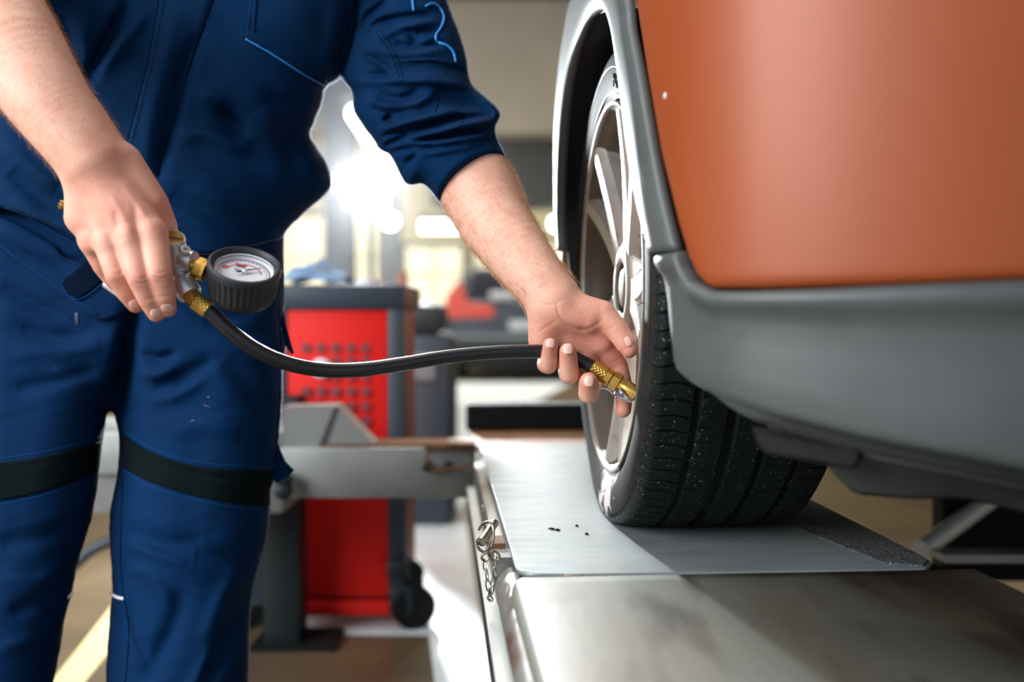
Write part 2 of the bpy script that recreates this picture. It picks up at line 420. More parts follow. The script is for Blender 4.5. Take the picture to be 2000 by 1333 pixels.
tube_lamp('tube_lamp', 'small tube lamp to the left of the glaring floodlight', P(655, 357, 7.0), P(690, 357, 7.0), 0.05, 'lamp_soft')
# round globe lamp by the wheel arch
def globe(label, p, r, mt):
    t = thing('globe_lamp', label, 'lamp', p)
    MB().lathe([(-r, 0.004)] + [(-r * math.cos(a), r * math.sin(a)) for a in np.linspace(0.2, 2.8, 14)], p, (0, 0, 1), 24).build('globe', mt, t, 180)
    MB().lathe([(0.8 * r, r * 0.5), (1.3 * r, r * 0.35), (1.35 * r, 0.02)], p, (0, 0, 1), 16).build('cap', 'frame_grey', t)
    MB().tube([p + np.array([0, 0, 1.3 * r]), np.array([p[0], p[1], 4.2])], 0.01, 6).build('cord', 'frame_grey', t)
globe('round white globe lamp beside the front edge of the wheel arch', P(1088, 437, 9.5), 0.075, 'lamp_soft')
globe('small pale globe lamp low to the right under the floodlight', P(762, 432, 8.5), 0.07, 'lamp_soft')
# floodlight on a tripod stand, facing the camera
fl = P(718, 368, 4.6); t = thing('floodlight', 'glaring white floodlight on a tripod behind the mechanic', 'floodlight', (fl[0], fl[1] + 0.08, 0))
MB().box(fl + np.array([0, 0.05, 0]), (0.24, 0.09, 0.20), bev=0.02).build('housing', 'frame_grey', t)
MB().lathe([(0, 0.075), (0.012, 0.07), (0.02, 0.03)], fl + np.array([0, 0.004, 0]), (0, -1, 0), 28).build('lens', 'lamp_white', t)
MB().tube([fl + np.array([0, 0.08, -0.08]), (fl[0], fl[1] + 0.08, 0.35)], 0.014, 10).build('pole', 'dark_steel', t)
for a in (0.3, 2.4, 4.5):
    MB().tube([(fl[0], fl[1] + 0.08, 0.55), (fl[0] + 0.38 * math.cos(a), fl[1] + 0.08 + 0.38 * math.sin(a), 0.012)], 0.01, 8).build('leg', 'dark_steel', t)
sd = bpy.data.lights.new('floodlight_beam', 'SPOT'); sd.energy = 1000; sd.spot_size = math.radians(110); sd.spot_blend = 0.4; sd.shadow_soft_size = 0.07; sd.color = (0.9, 0.96, 1)
so = bpy.data.objects.new('floodlight_beam', sd); C.objects.link(so); so.location = fl + np.array([0, -0.03, 0])
so.rotation_euler = (Vector((0, 1.2, 1.0)) - so.location).to_track_quat('-Z', 'Y').to_euler()

# ------------------------------------------------------------------ the vehicle lift
def prismW(poly, z0, z1, mb=None):
    mb = mb or MB(); mb.prism([W(x, y, z0) for x, y in poly], (0, 0, z1 - z0)); return mb
def boxW(X0, X1, Y0, Y1, Z0, Z1, bev=0, mb=None):
    mb = mb or MB(); mb.box(W((X0 + X1) / 2, (Y0 + Y1) / 2, (Z0 + Z1) / 2), (X1 - X0, Y1 - Y0, Z1 - Z0), rz=math.atan2(EX[1], EX[0]), bev=bev); return mb
lift = thing('vehicle_lift', 'low grey steel runway lift carrying the orange car', 'lift', W(0.3, 1.4, 0))
# far loose plate with chamfered near corners
cor = [(0.080, 2.06), (0.080, 1.075)] + [(0.105 - 0.025 * math.cos(a), 1.065 - 0.03 * math.sin(a)) for a in np.linspace(0.25, 1.4, 6)] + [(0.135, 1.030), (0.519, 1.026), (0.540, 1.055), (0.540, 2.06)]
o = prismW(cor, PLAT - 0.0055, PLAT).build('slip_plate', 'steel_plate', lift, None)
md = o.modifiers.new('bevel', 'BEVEL'); md.width = 0.0018; md.segments = 2; md.limit_method = 'ANGLE'
# rust-worn notch on its near edge
boxW(0.128, 0.146, 1.024, 1.036, PLAT - 0.0085, PLAT - 0.0005, 0.001).build('wear_notch', 'rust', o)
# gritty anti-slip strip
prismW([(0.434, 1.32), (0.482, 1.05), (0.519, 1.034), (0.537, 1.058), (0.537, 2.05), (0.40, 2.05), (0.415, 1.6)], PLAT - 0.001, PLAT + 0.0022).build('grip_strip', 'grit', lift, None)
# near plate: bent over on its left side
prof = [(0.086, -0.075), (0.079, -0.07), (0.0765, -0.03)] + [(0.0885 - 0.012 * math.cos(a), -0.0145 + 0.010 * math.sin(a)) for a in np.linspace(0.1, 1.5, 7)] + [(0.2, -0.0045), (0.57, -0.0045)]
A = []
for Y, rnd in ((1.022, 0.0), (1.0, 0.0), (0.9, 0), (0.7, 0), (0.5, 0), (0.3, 0)):
    A.append([W(x, Y, PLAT + z) for x, z in prof])
A = np.array(A); o = MB().grid(A).build('runway_plate', 'steel_near', lift, 30); solid(o, 0.004, 1)
prismW([(0.49, 1.02), (0.56, 0.86), (0.568, 0.86), (0.568, 0.98), (0.545, 1.02)], PLAT - 0.005, PLAT - 0.001).build('grip_strip', 'grit', lift, None)
prismW([(0.52, 0.86), (0.62, 0.55), (0.75, 0.55), (0.75, 0.86)], PLAT - 0.010, PLAT - 0.0042).build('grip_strip', 'grit', lift, None)
# substructure
boxW(0.10, 0.56, 0.3, 2.75, 0.418, PLAT - 0.012).build('runway_frame', 'dark_steel', lift, None)
boxW(0.052, 0.11, 0.3, 2.0, 0.443, 0.450).build('side_rail', 'bright_steel', lift, None)
boxW(0.0525, 0.11, 0.3, 2.0, 0.412, 0.4425).build('rail_web', 'dark_steel', lift, None)
MB().tube([W(0.083, 0.3, 0.484), W(0.083, 1.18, 0.484)], 0.0215, 20).build('side_tube', 'rusty_tube', lift)
boxW(0.066, 0.1, 1.18, 2.02, 0.45, 0.505, 0.003).build('side_strip', 'rusty_tube', lift)
MB().lathe([(-0.003, 0.006), (0.001, 0.006), (0.004, 0.003)], W(0.0655, 1.42, 0.492), -np.append(EX, 0), 12).build('bolt', 'chrome', lift)
MB().lathe([(-0.003, 0.006), (0.001, 0.006), (0.004, 0.003)], W(0.0655, 1.56, 0.492), -np.append(EX, 0), 12).build('bolt', 'chrome', lift)
boxW(0.07, 0.56, 2.065, 2.75, PLAT - 0.012, PLAT - 0.004).build('runway_deck', 'rust', lift, None)
boxW(0.06, 0.62, 2.34, 2.42, PLAT - 0.004, PLAT + 0.058, 0.006).build('wheel_stop', 'black', lift, None)
# latch bracket and lug by the pin
boxW(0.060, 0.078, 1.20, 1.245, 0.497, 0.520, 0.001).build('latch_block', 'rust', lift, None)
boxW(0.063, 0.095, 1.155, 1.20, 0.478, 0.514, 0.001).build('latch_block', 'lift_steel', lift, None)
# cross beam, gusset and post to the left
DB = 2.05
def pbox(mb, u0, u1, v0, v1, D0, D1, bev=0):
    a, b = P(u0, v1, D0), P(u1, v0, D0); mb.box(((a[0] + b[0]) / 2, (D0 + D1) / 2, (a[2] + b[2]) / 2), (b[0] - a[0], D1 - D0, b[2] - a[2]), bev=bev); return mb
pbox(MB(), 545, 925, 876, 976, DB, DB + 0.12, 0.004).build('cross_beam', 'lift_steel', lift)
g = [P(552, 876, DB + 0.02), P(552, 795, DB + 0.02), P(658, 793, DB + 0.02), P(738, 876, DB + 0.02)]
MB().prism(g, (0, 0.07, 0)).build('gusset', 'lift_steel', lift, None)
MB().prism([P(652, 797, DB + 0.018), P(660, 797, DB + 0.018), P(634, 872, DB + 0.018), P(622, 872, DB + 0.018)], (0, 0.004, 0)).build('weld_seam', 'wall_dark', lift, None)
pbox(MB(), 628, 920, 869, 878, DB + 0.01, DB + 0.11).build('beam_cap', 'rust', lift, None)
pbox(MB(), 828, 925, 868, 882, DB - 0.012, DB + 0.06, 0.002).build('latch_plate', 'rust', lift)
for u in (836, 876): MB().lathe([(0, 0.011), (0.012, 0.010), (0.014, 0.004)], P(u, 912, DB + 0.003), (0, -1, 0), 14).build('bolt', 'dark_steel', lift)
MB().tube(Ppts([(836, 878, DB - 0.015), (834, 900, DB - 0.02), (845, 918, DB - 0.02), (880, 916, DB - 0.02), (915, 908, DB - 0.015)], 6), 0.0035, 6).build('latch_chain', 'rust', lift)
pbox(MB(), 40, 552, 842, 1008, DB + 0.02, DB + 0.3, 0.01).build('beam_bracket', 'lift_steel', lift)
z = P(0, 928, DB)[2]
pbox(MB(), 40, 545, 920, 928, DB + 0.005, DB + 0.03).build('bracket_seam', 'lift_steel', lift)
a = P(519, 800, 2.22); MB().box((a[0], 2.40, 0.30), (0.085, 0.10, 0.60), bev=0.005).build('post', 'dark_steel', lift)
MB().box((a[0] + 0.03, 2.40, 0.006), (0.20, 0.15, 0.012)).build('base_plate', 'black', lift, None)
for v in (936, 958): MB().lathe([(0, 0.018), (0.02, 0.017), (0.024, 0.008)], P(556, v, DB - 0.005), (0, -1, 0), 16).build('bolt', 'dark_steel', lift)
MB().tube(Ppts([(140, 1110, 2.3), (180, 1075, 2.3), (230, 1052, 2.3)], 6), 0.014, 10).build('hydraulic_hose', 'cart_dark', lift)
# the opposite runway seen under the bumper, its shadow put in as black
pbox(MB(), 1846, 2300, 966, 1140, 1.95, 2.0).build('opposite_runway', 'black', lift, None)
MB().tube([P(1800, 1074, 1.85), P(1960, 958, 2.0)], 0.018, 14).build('support_strut', 'bright_steel', lift)
pbox(MB(), 1850, 2300, 1088, 1104, 1.75, 1.80).build('support_bar', 'lift_steel', lift, None)

# locking pin, spring clip and chain
pin = thing('locking_pin', 'worn steel locking pin with spring clip and hanging chain at the runway edge', 'pin', P(945, 1060, 1.16))
DPn = 1.165
MB().tube([P(966, 1022, 1.20), P(941, 1060, DPn - 0.015)], 0.0052, 14).build('pin_rod', 'pin_steel', pin)
MB().tube(Ppts([(935, 1036, DPn - 0.004), (942, 1025, DPn), (955, 1020, DPn), (963, 1030, DPn - 0.008), (964, 1050, DPn - 0.01), (960, 1066, DPn - 0.01), (952, 1076, DPn - 0.01), (944, 1079, DPn - 0.012), (934, 1070, DPn - 0.014), (931, 1060, DPn - 0.012), (938, 1052, DPn - 0.01), (950, 1056, DPn - 0.012), (954, 1066, DPn - 0.012), (950, 1076, DPn - 0.014)], 8), 0.0016, 8).build('spring_clip', 'pin_steel', pin)
MB().tube(Ppts([(931, 1062, DPn - 0.016), (936, 1074, DPn - 0.016), (950, 1080, DPn - 0.016), (966, 1078, DPn - 0.016), (974, 1084, DPn - 0.016), (974, 1092, DPn - 0.016), (966, 1094, DPn - 0.016), (957, 1088, DPn - 0.017), (953, 1080, DPn - 0.018), (944, 1084, DPn - 0.018), (941, 1091, DPn - 0.018), (948, 1096, DPn - 0.018), (955, 1090, DPn - 0.018)], 8), 0.0016, 8).build('hook_ring', 'pin_steel', pin)
def chain_link(u0, v0, u1, v1, w, D):
    p = []
    du, dv = u1 - u0, v1 - v0; L = math.hypot(du, dv); du /= L; dv /= L
    for k in range(16):
        a = 2 * math.pi * k / 16; s = math.cos(a) * L / 2; t = math.sin(a) * w / 2 * (1 + 0.25 * math.cos(a))
        p.append(P((u0 + u1) / 2 + du * s - dv * t, (v0 + v1) / 2 + dv * s + du * t, D + 0.002 * math.sin(2 * a)))
    MB().tube(p, 0.0008, 6, closed=True).build('chain_link', 'pin_steel', pin)
for q in ((947, 1094, 949, 1116, 8), (950, 1112, 952, 1136, 4), (951, 1131, 956, 1156, 9), (956, 1150, 958, 1166, 5), (969, 1088, 966, 1112, 6), (966, 1108, 966, 1130, 6), (967, 1126, 961, 1146, 8), (963, 1142, 959, 1164, 6), (952, 1166, 962, 1174, 8), (956, 1160, 957, 1172, 6)):
    chain_link(*q, DPn - 0.018)
for q in ((949, 1113), (966, 1110), (965, 1143), (954, 1153)):
    MB().lathe([(-0.0016, 0.0016), (-0.0012, 0.0022), (0.0012, 0.0022), (0.0016, 0.0016)], P(*q, DPn - 0.018), (0.2, 0, 1), 10).build('chain_knot', 'pin_steel', pin)

# a few crumbs of dirt on the plate
for i, (u, v) in enumerate(((1078, 1033), (1088, 1035), (1126, 1027), (1146, 1043))):
    d = (v - 666.5) / F; ray = (u - 1000) / F * RT - d * UP + FWD; t_ = (PLAT + 0.001 - CAMZ) / ray[2]; c = CAM + ray * t_
    m = MB(); k = 6; r = (0.0035, 0.0030, 0.0018, 0.002)[i]
    m.lathe([(0, r), (0.001, r * 1.1), (0.0022, r * 0.5)], c - np.array([0, 0, 0.001]), (0.1, 0.1, 1), 7, fn=lambda a, h: 1 + 0.35 * math.sin(3 * a + i))
    tag(m.build('dirt_crumb', 'black', None, None), ['black dirt crumb lying leftmost on the steel plate', 'black dirt crumb just right of the leftmost crumb', 'tiny dirt speck lying farthest back on the steel plate', 'small dirt crumb lying rightmost near the tire'][i], 'dirt', 'dirt crumbs on the steel plate')

# ------------------------------------------------------------------ tool cart
DC = 2.5
cart = thing('tool_cart', 'red and dark grey tool cart with perforated side behind the mechanic', 'tool cart', (P(620, 0, DC)[0], DC + 0.2, 0))
x0, x1 = (440 - 1000) / F * DC, (790 - 1000) / F * DC
ztop, zlow = P(0, 556, DC)[2], P(0, 1206, DC)[2]
MB().box(((x0 + x1) / 2, DC + 0.19, (ztop + zlow) / 2 - 0.02), (x1 - x0 - 0.02, 0.34, ztop - zlow - 0.06)).build('cabinet_body', 'red_dark', cart, None)
pbox(MB(), 440, 793, 556, 606, DC - 0.02, DC + 0.38, 0.008).build('top_tray', 'cart_dark', cart)
pbox(MB(), 560, 757, 606, 1170, DC - 0.012, DC + 0.05, 0.004).build('side_panel', 'red_paint', cart)
sp = cart.children[-1]
pbox(MB(), 757, 790, 600, 1190, DC - 0.016, DC + 0.06, 0.004).build('corner_post', 'cart_dark', cart)
pbox(MB(), 440, 560, 600, 1190, DC - 0.016, DC + 0.06, 0.004).build('corner_post', 'cart_dark', cart)
pbox(MB(), 556, 776, 1180, 1208, DC - 0.014, DC + 0.3, 0.004).build('skirt', 'red_paint', cart)
for u in (598, 627, 656, 685, 714):
    for v in (680, 706, 735, 765, 794, 823):
        if u < 650 and v in (706, 735): continue
        MB().lathe([(0, 0.0125), (0.002, 0.0125), (0.0022, 0.009)], P(u, v, DC - 0.012), (0, -1, 0), 16, ).build('hole_disc', 'red_dark', sp, None)  # flat discs, dark red for the shade inside the perforations
MB().lathe([(0, 0.026), (0.008, 0.025), (0.012, 0.02)], P(628, 720, DC - 0.012), (0, -1, 0), 24).build('lock_knob', 'plate_white', cart)
for (u, v, r, Dc) in ((808, 1190, 0.056, DC + 0.02), (804, 1118, 0.030, DC + 0.0), (800, 1215, 0.04, DC + 0.3), (480, 1190, 0.056, DC + 0.02)):
    c = P(u, v, Dc); c[2] = max(c[2], r) if r != 0.030 else c[2]
    MB().lathe([(-0.018, r * 0.6), (-0.018, r * 0.94), (-0.012, r), (0.012, r), (0.018, r * 0.94), (0.018, r * 0.6)], c, (0.35, -1, 0), 24).build('caster_wheel', 'black', cart)
    MB().box(c + np.array([-0.03, 0, r * 0.4]), (0.06, 0.05, r * 1.4), bev=0.006).build('caster_fork', 'dark_steel', cart)
# crumpled rag on the cart
rp = P(618, 556, DC + 0.16); V = []; n = 40
def rag_h(x, y): return 0.05 * math.exp(-(x * x / 0.006 + y * y / 0.008)) + 0.014 * (1 + math.sin(70 * x + 30 * y) * math.cos(55 * y - 20 * x)) * math.exp(-(x * x + y * y) / 0.012)
A = np.array([[(rp[0] + x, rp[1] + y, ztop + 0.001 + rag_h(x, y)) for y in np.linspace(-0.11, 0.11, n)] for x in np.linspace(-0.085, 0.085, n)])
tag(MB().grid(A).build('rag', 'rag', None, 180), 'crumpled pale blue rag lying on the tool cart', 'rag')
c = P(716, 549, DC + 0.12)
t = thing('spray_can_cap', 'low white cap lying on the tool cart edge', 'cap', (c[0], c[1], ztop)); MB().lathe([(0, 0.03), (0.012, 0.03), (0.018, 0.024), (0.018, 0.008)], (c[0], c[1], ztop + 0.0005), (0, 0, 1), 20).build('cap_shell', 'plate_white', t)

# ------------------------------------------------------------------ machine and parked car in the hall
mc = P(832, 640, 3.75); mach = thing('workshop_machine', 'dark upright workshop machine standing just right of the tool cart', 'machine', (mc[0], mc[1], 0))
MB().box((mc[0] - 0.02, mc[1] + 0.15, 0.36), (0.24, 0.4, 0.72), bev=0.03).build('cabinet', 'cart_dark', mach)
MB().box((mc[0] - 0.03, mc[1] + 0.12, 0.78), (0.2, 0.3, 0.12), bev=0.04).build('hood', 'dark_steel', mach)
MB().box((mc[0] - 0.03, mc[1] - 0.06, 0.60), (0.14, 0.01, 0.1), bev=0.003).build('control_panel', 'frame_grey', mach)
MB().tube([(mc[0] - 0.09, mc[1] + 0.1, 0.8), (mc[0] - 0.10, mc[1] + 0.1, 0.96)], 0.02, 12).build('shaft', 'bottle', mach)
D7 = 11.5
cx = (1018 - 1000) / F * D7; pk = thing('parked_car', 'dark grey hatchback with red tail lights parked far behind the forearm', 'car', (cx, D7 + 2, 0))
def zz(v): return P(0, v, D7)[2]
hw = 0.87
side = [(-hw, 0.35), (-hw - 0.01, 0.62), (-hw + 0.01, zz(612)), (-hw + 0.1, zz(585)), (hw - 0.1, zz(585)), (hw - 0.01, zz(612)), (hw + 0.01, 0.62), (hw, 0.35), (hw - 0.1, 0.22), (-hw + 0.1, 0.22)]
o = MB().prism([(cx + x, D7, z) for x, z in side], (0, 4.0, 0)).build('body', 'car_grey', pk, None)
md = o.modifiers.new('bevel', 'BEVEL'); md.width = 0.08; md.segments = 3
cab = [(-hw + 0.10, zz(590)), (-hw + 0.22, zz(535)), (-hw + 0.32, zz(522)), (hw - 0.32, zz(522)), (hw - 0.22, zz(535)), (hw - 0.10, zz(590))]
o = MB().prism([(cx + x, D7 + 0.05, z) for x, z in cab], (0, 2.6, 0)).build('cabin', 'car_grey', pk, None)
md = o.modifiers.new('bevel', 'BEVEL'); md.width = 0.05; md.segments = 3
MB().prism([(cx - hw + 0.22, D7 + 0.03, zz(590)), (cx - hw + 0.33, D7 + 0.03, zz(530)), (cx + hw - 0.33, D7 + 0.03, zz(530)), (cx + hw - 0.22, D7 + 0.03, zz(590))], (0, 0.04, 0)).build('rear_window', 'car_glass', pk, None)
for s in (-1, 1):
    MB().prism([(cx + s * hw * 1.01, D7 - 0.02, zz(622)), (cx + s * (hw - 0.0), D7 - 0.02, zz(580)), (cx + s * (hw - 0.16), D7 - 0.02, zz(545)), (cx + s * (hw - 0.24), D7 - 0.02, zz(590)), (cx + s * (hw - 0.55), D7 - 0.02, zz(598)), (cx + s * (hw - 0.55), D7 - 0.02, zz(618))], (0, 0.06, 0)).build('tail_light', 'light_red', pk, None)
    MB().lathe([(-0.1, 0.2), (-0.1, 0.28), (-0.08, 0.3), (0.08, 0.3), (0.1, 0.28), (0.1, 0.2)], (cx + s * (hw - 0.14), D7 + 0.7, 0.3), (1, 0, 0), 24).build('wheel', 'black', pk)
MB().box((cx, D7 - 0.03, zz(658)), (1.7, 0.12, 0.05), bev=0.02).build('bumper_strip', 'frame_grey', pk)
MB().box((cx + 0.12, D7 - 0.05, zz(636)), (0.52, 0.02, 0.11), bev=0.004).build('number_plate', 'plate_white', pk)
MB().box((cx - 0.22, D7 + 0.0, zz(578)), (0.3, 0.05, 0.10), bev=0.03).build('window_highlight', 'plate_white', pk)  # white box standing in for a highlight at the rear window
MB().box((cx, D7 - 0.04, 0.30), (1.72, 0.12, 0.22), bev=0.04).build('rear_valance', 'black', pk)

# ------------------------------------------------------------------ the orange car (front corner and wheel)
car = thing('orange_car', 'orange car with grey plastic trim standing on the steel runway', 'car', W(0.6, 1.5, 0.62))
plan = spline([(0.203, 1.74), (0.203, 1.6), (0.203, 1.45), (0.204, 1.3), (0.205, 1.15), (0.2075, 1.06), (0.2145, 0.985), (0.235, 0.90), (0.28, 0.825), (0.36, 0.765), (0.46, 0.722), (0.62, 0.685), (0.9, 0.655), (1.4, 0.64)], 12)
planw = np.array([W(x, y, 0)[:2] for x, y in plan]); PK = planw[:, 0] / planw[:, 1]
tn = np.gradient(planw, axis=0); tn /= np.linalg.norm(tn, axis=1)[:, None]
PNRM = np.stack([tn[:, 1], -tn[:, 0]], 1)        # outward (to the left of / towards the viewer)
def body(u, v, off=0.0):
    ray = (u - 1000) / F * RT - (v - 666.5) / F * UP + FWD; k = ray[0] / ray[1]
    x, y = np.interp(k, PK, planw[:, 0]), np.interp(k, PK, planw[:, 1]); nx, ny = np.interp(k, PK, PNRM[:, 0]), np.interp(k, PK, PNRM[:, 1])
    t = y / ray[1]
    return np.array([x + nx * off, y + ny * off, CAMZ + t * ray[2]])
lerp = lambda a, b, t: a + (b - a) * t
# painted bumper panel
LV = [-420, -120, 0, 140, 300, 430, 500, 535, 555, 564]; LU = [1190, 1226, 1241, 1263, 1291, 1323, 1344, 1360, 1380, 1408]
vB = lambda u: np.interp(u, [1400, 1500, 1700, 2000, 2600], [564, 564, 558, 546, 528])
rows = np.concatenate([np.linspace(0, 0.86, 34), np.linspace(0.87, 1, 22)]); colsn = np.concatenate([np.linspace(0, 0.04, 10), np.linspace(0.05, 1, 50)])
A = []
for w in rows:
    v0 = -420 + w * (564 + 420); uL = np.interp(v0, LV, LU); r = []
    for c in colsn:
        u = uL + c * (2600 - uL); v = -420 + w * (vB(max(u, 1400)) + 420)
        e = min((u - uL) / 9, (vB(u) - v) / 7); off = 0.004 - 0.007 * math.exp(-max(e, 0))
        r.append(body(u, v, off))
    A.append(r)
solid(MB().grid(A).build('bumper_panel', 'orange_paint', car, 180), 0.003, 0)
# grey lower trim
def curve2(cs, pts):
    p = np.array(pts, float); return lambda c: (np.interp(c, cs, p[:, 0]), np.interp(c, cs, p[:, 1]))
cs = [0, 0.03, 0.05, 0.08, 0.11, 0.15, 0.2, 0.3, 0.45, 0.7, 1.0]
T = curve2(cs, [(1283, 497), (1318, 493), (1338, 492), (1349, 524), (1366, 552), (1404, 571), (1470, 571), (1570, 568), (1720, 561), (2000, 549), (2600, 526)])
K = curve2(cs, [(1323, 708), (1331, 722), (1341, 733), (1356, 745), (1375, 756), (1404, 768), (1440, 780), (1520, 808), (1690, 852), (2000, 915), (2600, 1010)])
Bc = curve2(cs, [(1325, 716), (1338, 745), (1350, 765), (1364, 782), (1380, 797), (1406, 814), (1440, 829), (1530, 856), (1690, 896), (2000, 958), (2600, 1060)])
A = []
for c in np.concatenate([np.linspace(0, 0.2, 40), np.linspace(0.21, 1, 50)]):
    r = []; t0, k0, b0 = T(c), K(c), Bc(c)
    ed = 0.012 * math.exp(-c / 0.008)
    for w, off in [(0, -0.012), (0.004, 0.002), (0.012, 0.008), (0.04, 0.0115), (0.09, 0.012), (0.15, 0.009), (0.2, 0.005), (0.3, 0.003), (0.5, 0.004), (0.75, 0.005), (0.94, 0.005), (0.985, 0.0035), (1, 0.001)]:
        r.append(body(lerp(t0[0], k0[0], w), lerp(t0[1], k0[1], w), off - ed))
    for w, off in [(0.1, -0.006), (0.5, -0.016), (0.9, -0.026), (1, -0.032)]:
        r.append(body(lerp(k0[0], b0[0], w), lerp(k0[1], b0[1], w), off - ed))
    q = r[-1].copy(); q[:2] += EX * 0.03 + EY * 0.03; q[2] += 0.004; r.append(q)
    A.append(r)
first = [p + np.append(EX * 0.03, 0) for p in A[0]]
trim_o = MB().grid([first] + A).build('bumper_trim', 'grey_plastic', car, 180); solid(trim_o, 0.003, 0)
# scratches on the trim
# lower valance turning under the car
A = []
for c in np.linspace(0.22, 1, 30):
    b0 = Bc(c); r = []
    bot = np.interp(b0[0], [1480, 1600, 1750, 1900, 2000, 2600], [915, 1000, 1014, 1014, 1034, 1180])
    for w in np.linspace(0, 1, 10):
        r.append(body(b0[0] + 14 * w, lerp(b0[1], bot, w), -0.03 - 0.07 * w ** 0.7))
    A.append(r)
solid(MB().grid(A).build('lower_valance', 'dark_plastic', car, 180), 0.004, 0)
# small deflector flap in front of the tyre
fp = [(1432, 830), (1444, 868), (1466, 888), (1560, 905), (1650, 920), (1664, 916), (1671, 900), (1672, 880), (1560, 850)]
A0 = [body(u, v + 6, -0.022) for u, v in fp]
o = MB().prism(A0, np.append(EX * 0.012 + EY * 0.022, 0)).build('air_deflector', 'black_plastic', car, None)
md = o.modifiers.new('bevel', 'BEVEL'); md.width = 0.004; md.segments = 2; md.limit_method = 'ANGLE'
# wheel arch moulding
inn = [(1106, 492), (1102, 420), (1103, 330), (1108, 250), (1118, 170), (1131, 110), (1150, 58), (1166, 27), (1182, 17), (1196, 26), (1207, 60), (1217, 115), (1229, 205), (1241, 300), (1259, 400), (1283, 496)]
out = [(1102, 492), (1096, 420), (1094, 330), (1094, 250), (1098, 175), (1104, 110), (1112, 55), (1122, 5), (1160, -70), (1212, -60), (1240, 0), (1248, 60), (1266, 150), (1283, 245), (1307, 370), (1337, 490)]
I2, O2 = spline(inn, 5), spline(out, 5); A = []
for a, b in zip(I2, O2):
    r = [body(a[0], a[1], 0.0) + np.append(EX * 0.006, 0), body(a[0], a[1], 0.004), ]
    for w, off in ((0.04, 0.008), (0.1, 0.0105), (0.3, 0.012), (0.6, 0.012), (0.9, 0.010), (0.96, 0.008), (1, 0.001)):
        q = lerp(a, b, w); r.append(body(q[0], q[1], off))
    A.append(r)
solid(MB().grid(A).build('arch_moulding', 'grey_plastic', car, 180), 0.002, 0)
# black liner behind the moulding
li = [(1122, 700), (1116, 620), (1110, 550)] + inn + [(1296, 570), (1310, 640), (1325, 715)]
L2 = spline(li, 4); A = [[body(a[0], a[1], -0.004 * j) + np.append(EX * (0.003 + 0.28 * j), 0) for j in np.linspace(0, 1, 6)] for a in L2]
o = MB().grid(A).build('arch_liner', 'black_plastic', car, 180); solid(o, 0.003, 0)
pl = [np.array(r[-1]) for r in A]
MB().prism(pl, np.append(EX * 0.02, 0)).build('inner_panel', 'black_plastic', car, None)
# fender above and behind the arch, plates added over and under the car to block light (outside or at the edge of the frame)
A = []
for k in range(12, len(O2)):
    if O2[k][0] > 1242: break
    b0 = body(*O2[k], 0.002); A.append([b0 + np.array([0, 0, (1.34 - b0[2]) * w]) + np.append(EX * 0.04 * w * w, 0) for w in np.linspace(0, 1, 6)])
solid(MB().grid(A).build('fender', 'orange_paint', car, 180), 0.003, 0)
B_ = [[lerp(body(*O2[k_], 0.002), np.append(W(0.2065, 1.69, 0)[:2], body(*O2[k_], 0)[2]), w_) for w_ in np.linspace(0, 1, 3)] for k_ in range(0, 15)]
solid(MB().grid(B_).build('fender', 'orange_paint', car, 180), 0.003, 0)
A = [[W(X, Y, z) for z in np.linspace(0.70, 1.36, 8)] for X, Y in ((0.2065, 1.69), (0.222, 1.80), (0.25, 1.95), (0.31, 2.3), (0.38, 3.2))]
for i_, col_ in enumerate(A): A[i_] = [p_ + np.append(EX * 0.06 * max(0, (p_[2] - 1.05) / 0.3) ** 1.5, 0) for p_ in col_]
solid(MB().grid(A).build('side_panel', 'orange_paint', car, 180), 0.003, 0)
boxW(0.34, 1.55, 0.95, 1.75, 1.34, 1.37, 0.01).build('bonnet_blocker', 'orange_paint', car)
boxW(0.52, 1.5, 0.95, 2.4, 0.66, 0.68).build('floor_pan_blocker', 'black_plastic', car, None)

# ------------------------------------------------------------------ wheel
WY, WZ = 1.32, 0.833
def wp(X, r, th): return WN(X - 0.004, WY - np.asarray(r) * np.sin(th), WZ + np.asarray(r) * np.cos(th))
sideL = [(0.2305, 0.2405), (0.2285, 0.2440), (0.2235, 0.2480), (0.2190, 0.2530), (0.2160, 0.2600), (0.2140, 0.2680), (0.2133, 0.2760), (0.2140, 0.2840), (0.2160, 0.2905), (0.2190, 0.2970), (0.2195, 0.2980), (0.2205, 0.2988), (0.2230, 0.3020), (0.2260, 0.3055), (0.2300, 0.3085)]
sideL = [(0.2320 - (0.2320 - x) * 0.52, r) for x, r in sideL]
tx = list(np.arange(0.2345, 0.4370, 0.0035))
def crown(X): return 0.3158 - 0.0042 * abs((X - 0.335) / 0.10) ** 3
prof = [(x, r, 0) for x, r in sideL] + [(x, crown(x), 1) for x in tx] + [(0.67 - x, r, 0) for x, r in sideL[::-1]]
pitch = 100; base = [0.0, 0.42, 0.45, 0.55, 0.58]; gm = [0, 0, 1, 1, 0]
ths = np.array([(k + b) * 2 * math.pi / pitch for k in range(pitch) for b in base]); msk = np.array(gm * pitch)
GR = (0.2745, 0.3150, 0.3560, 0.3965)
V = []; mats_i = []
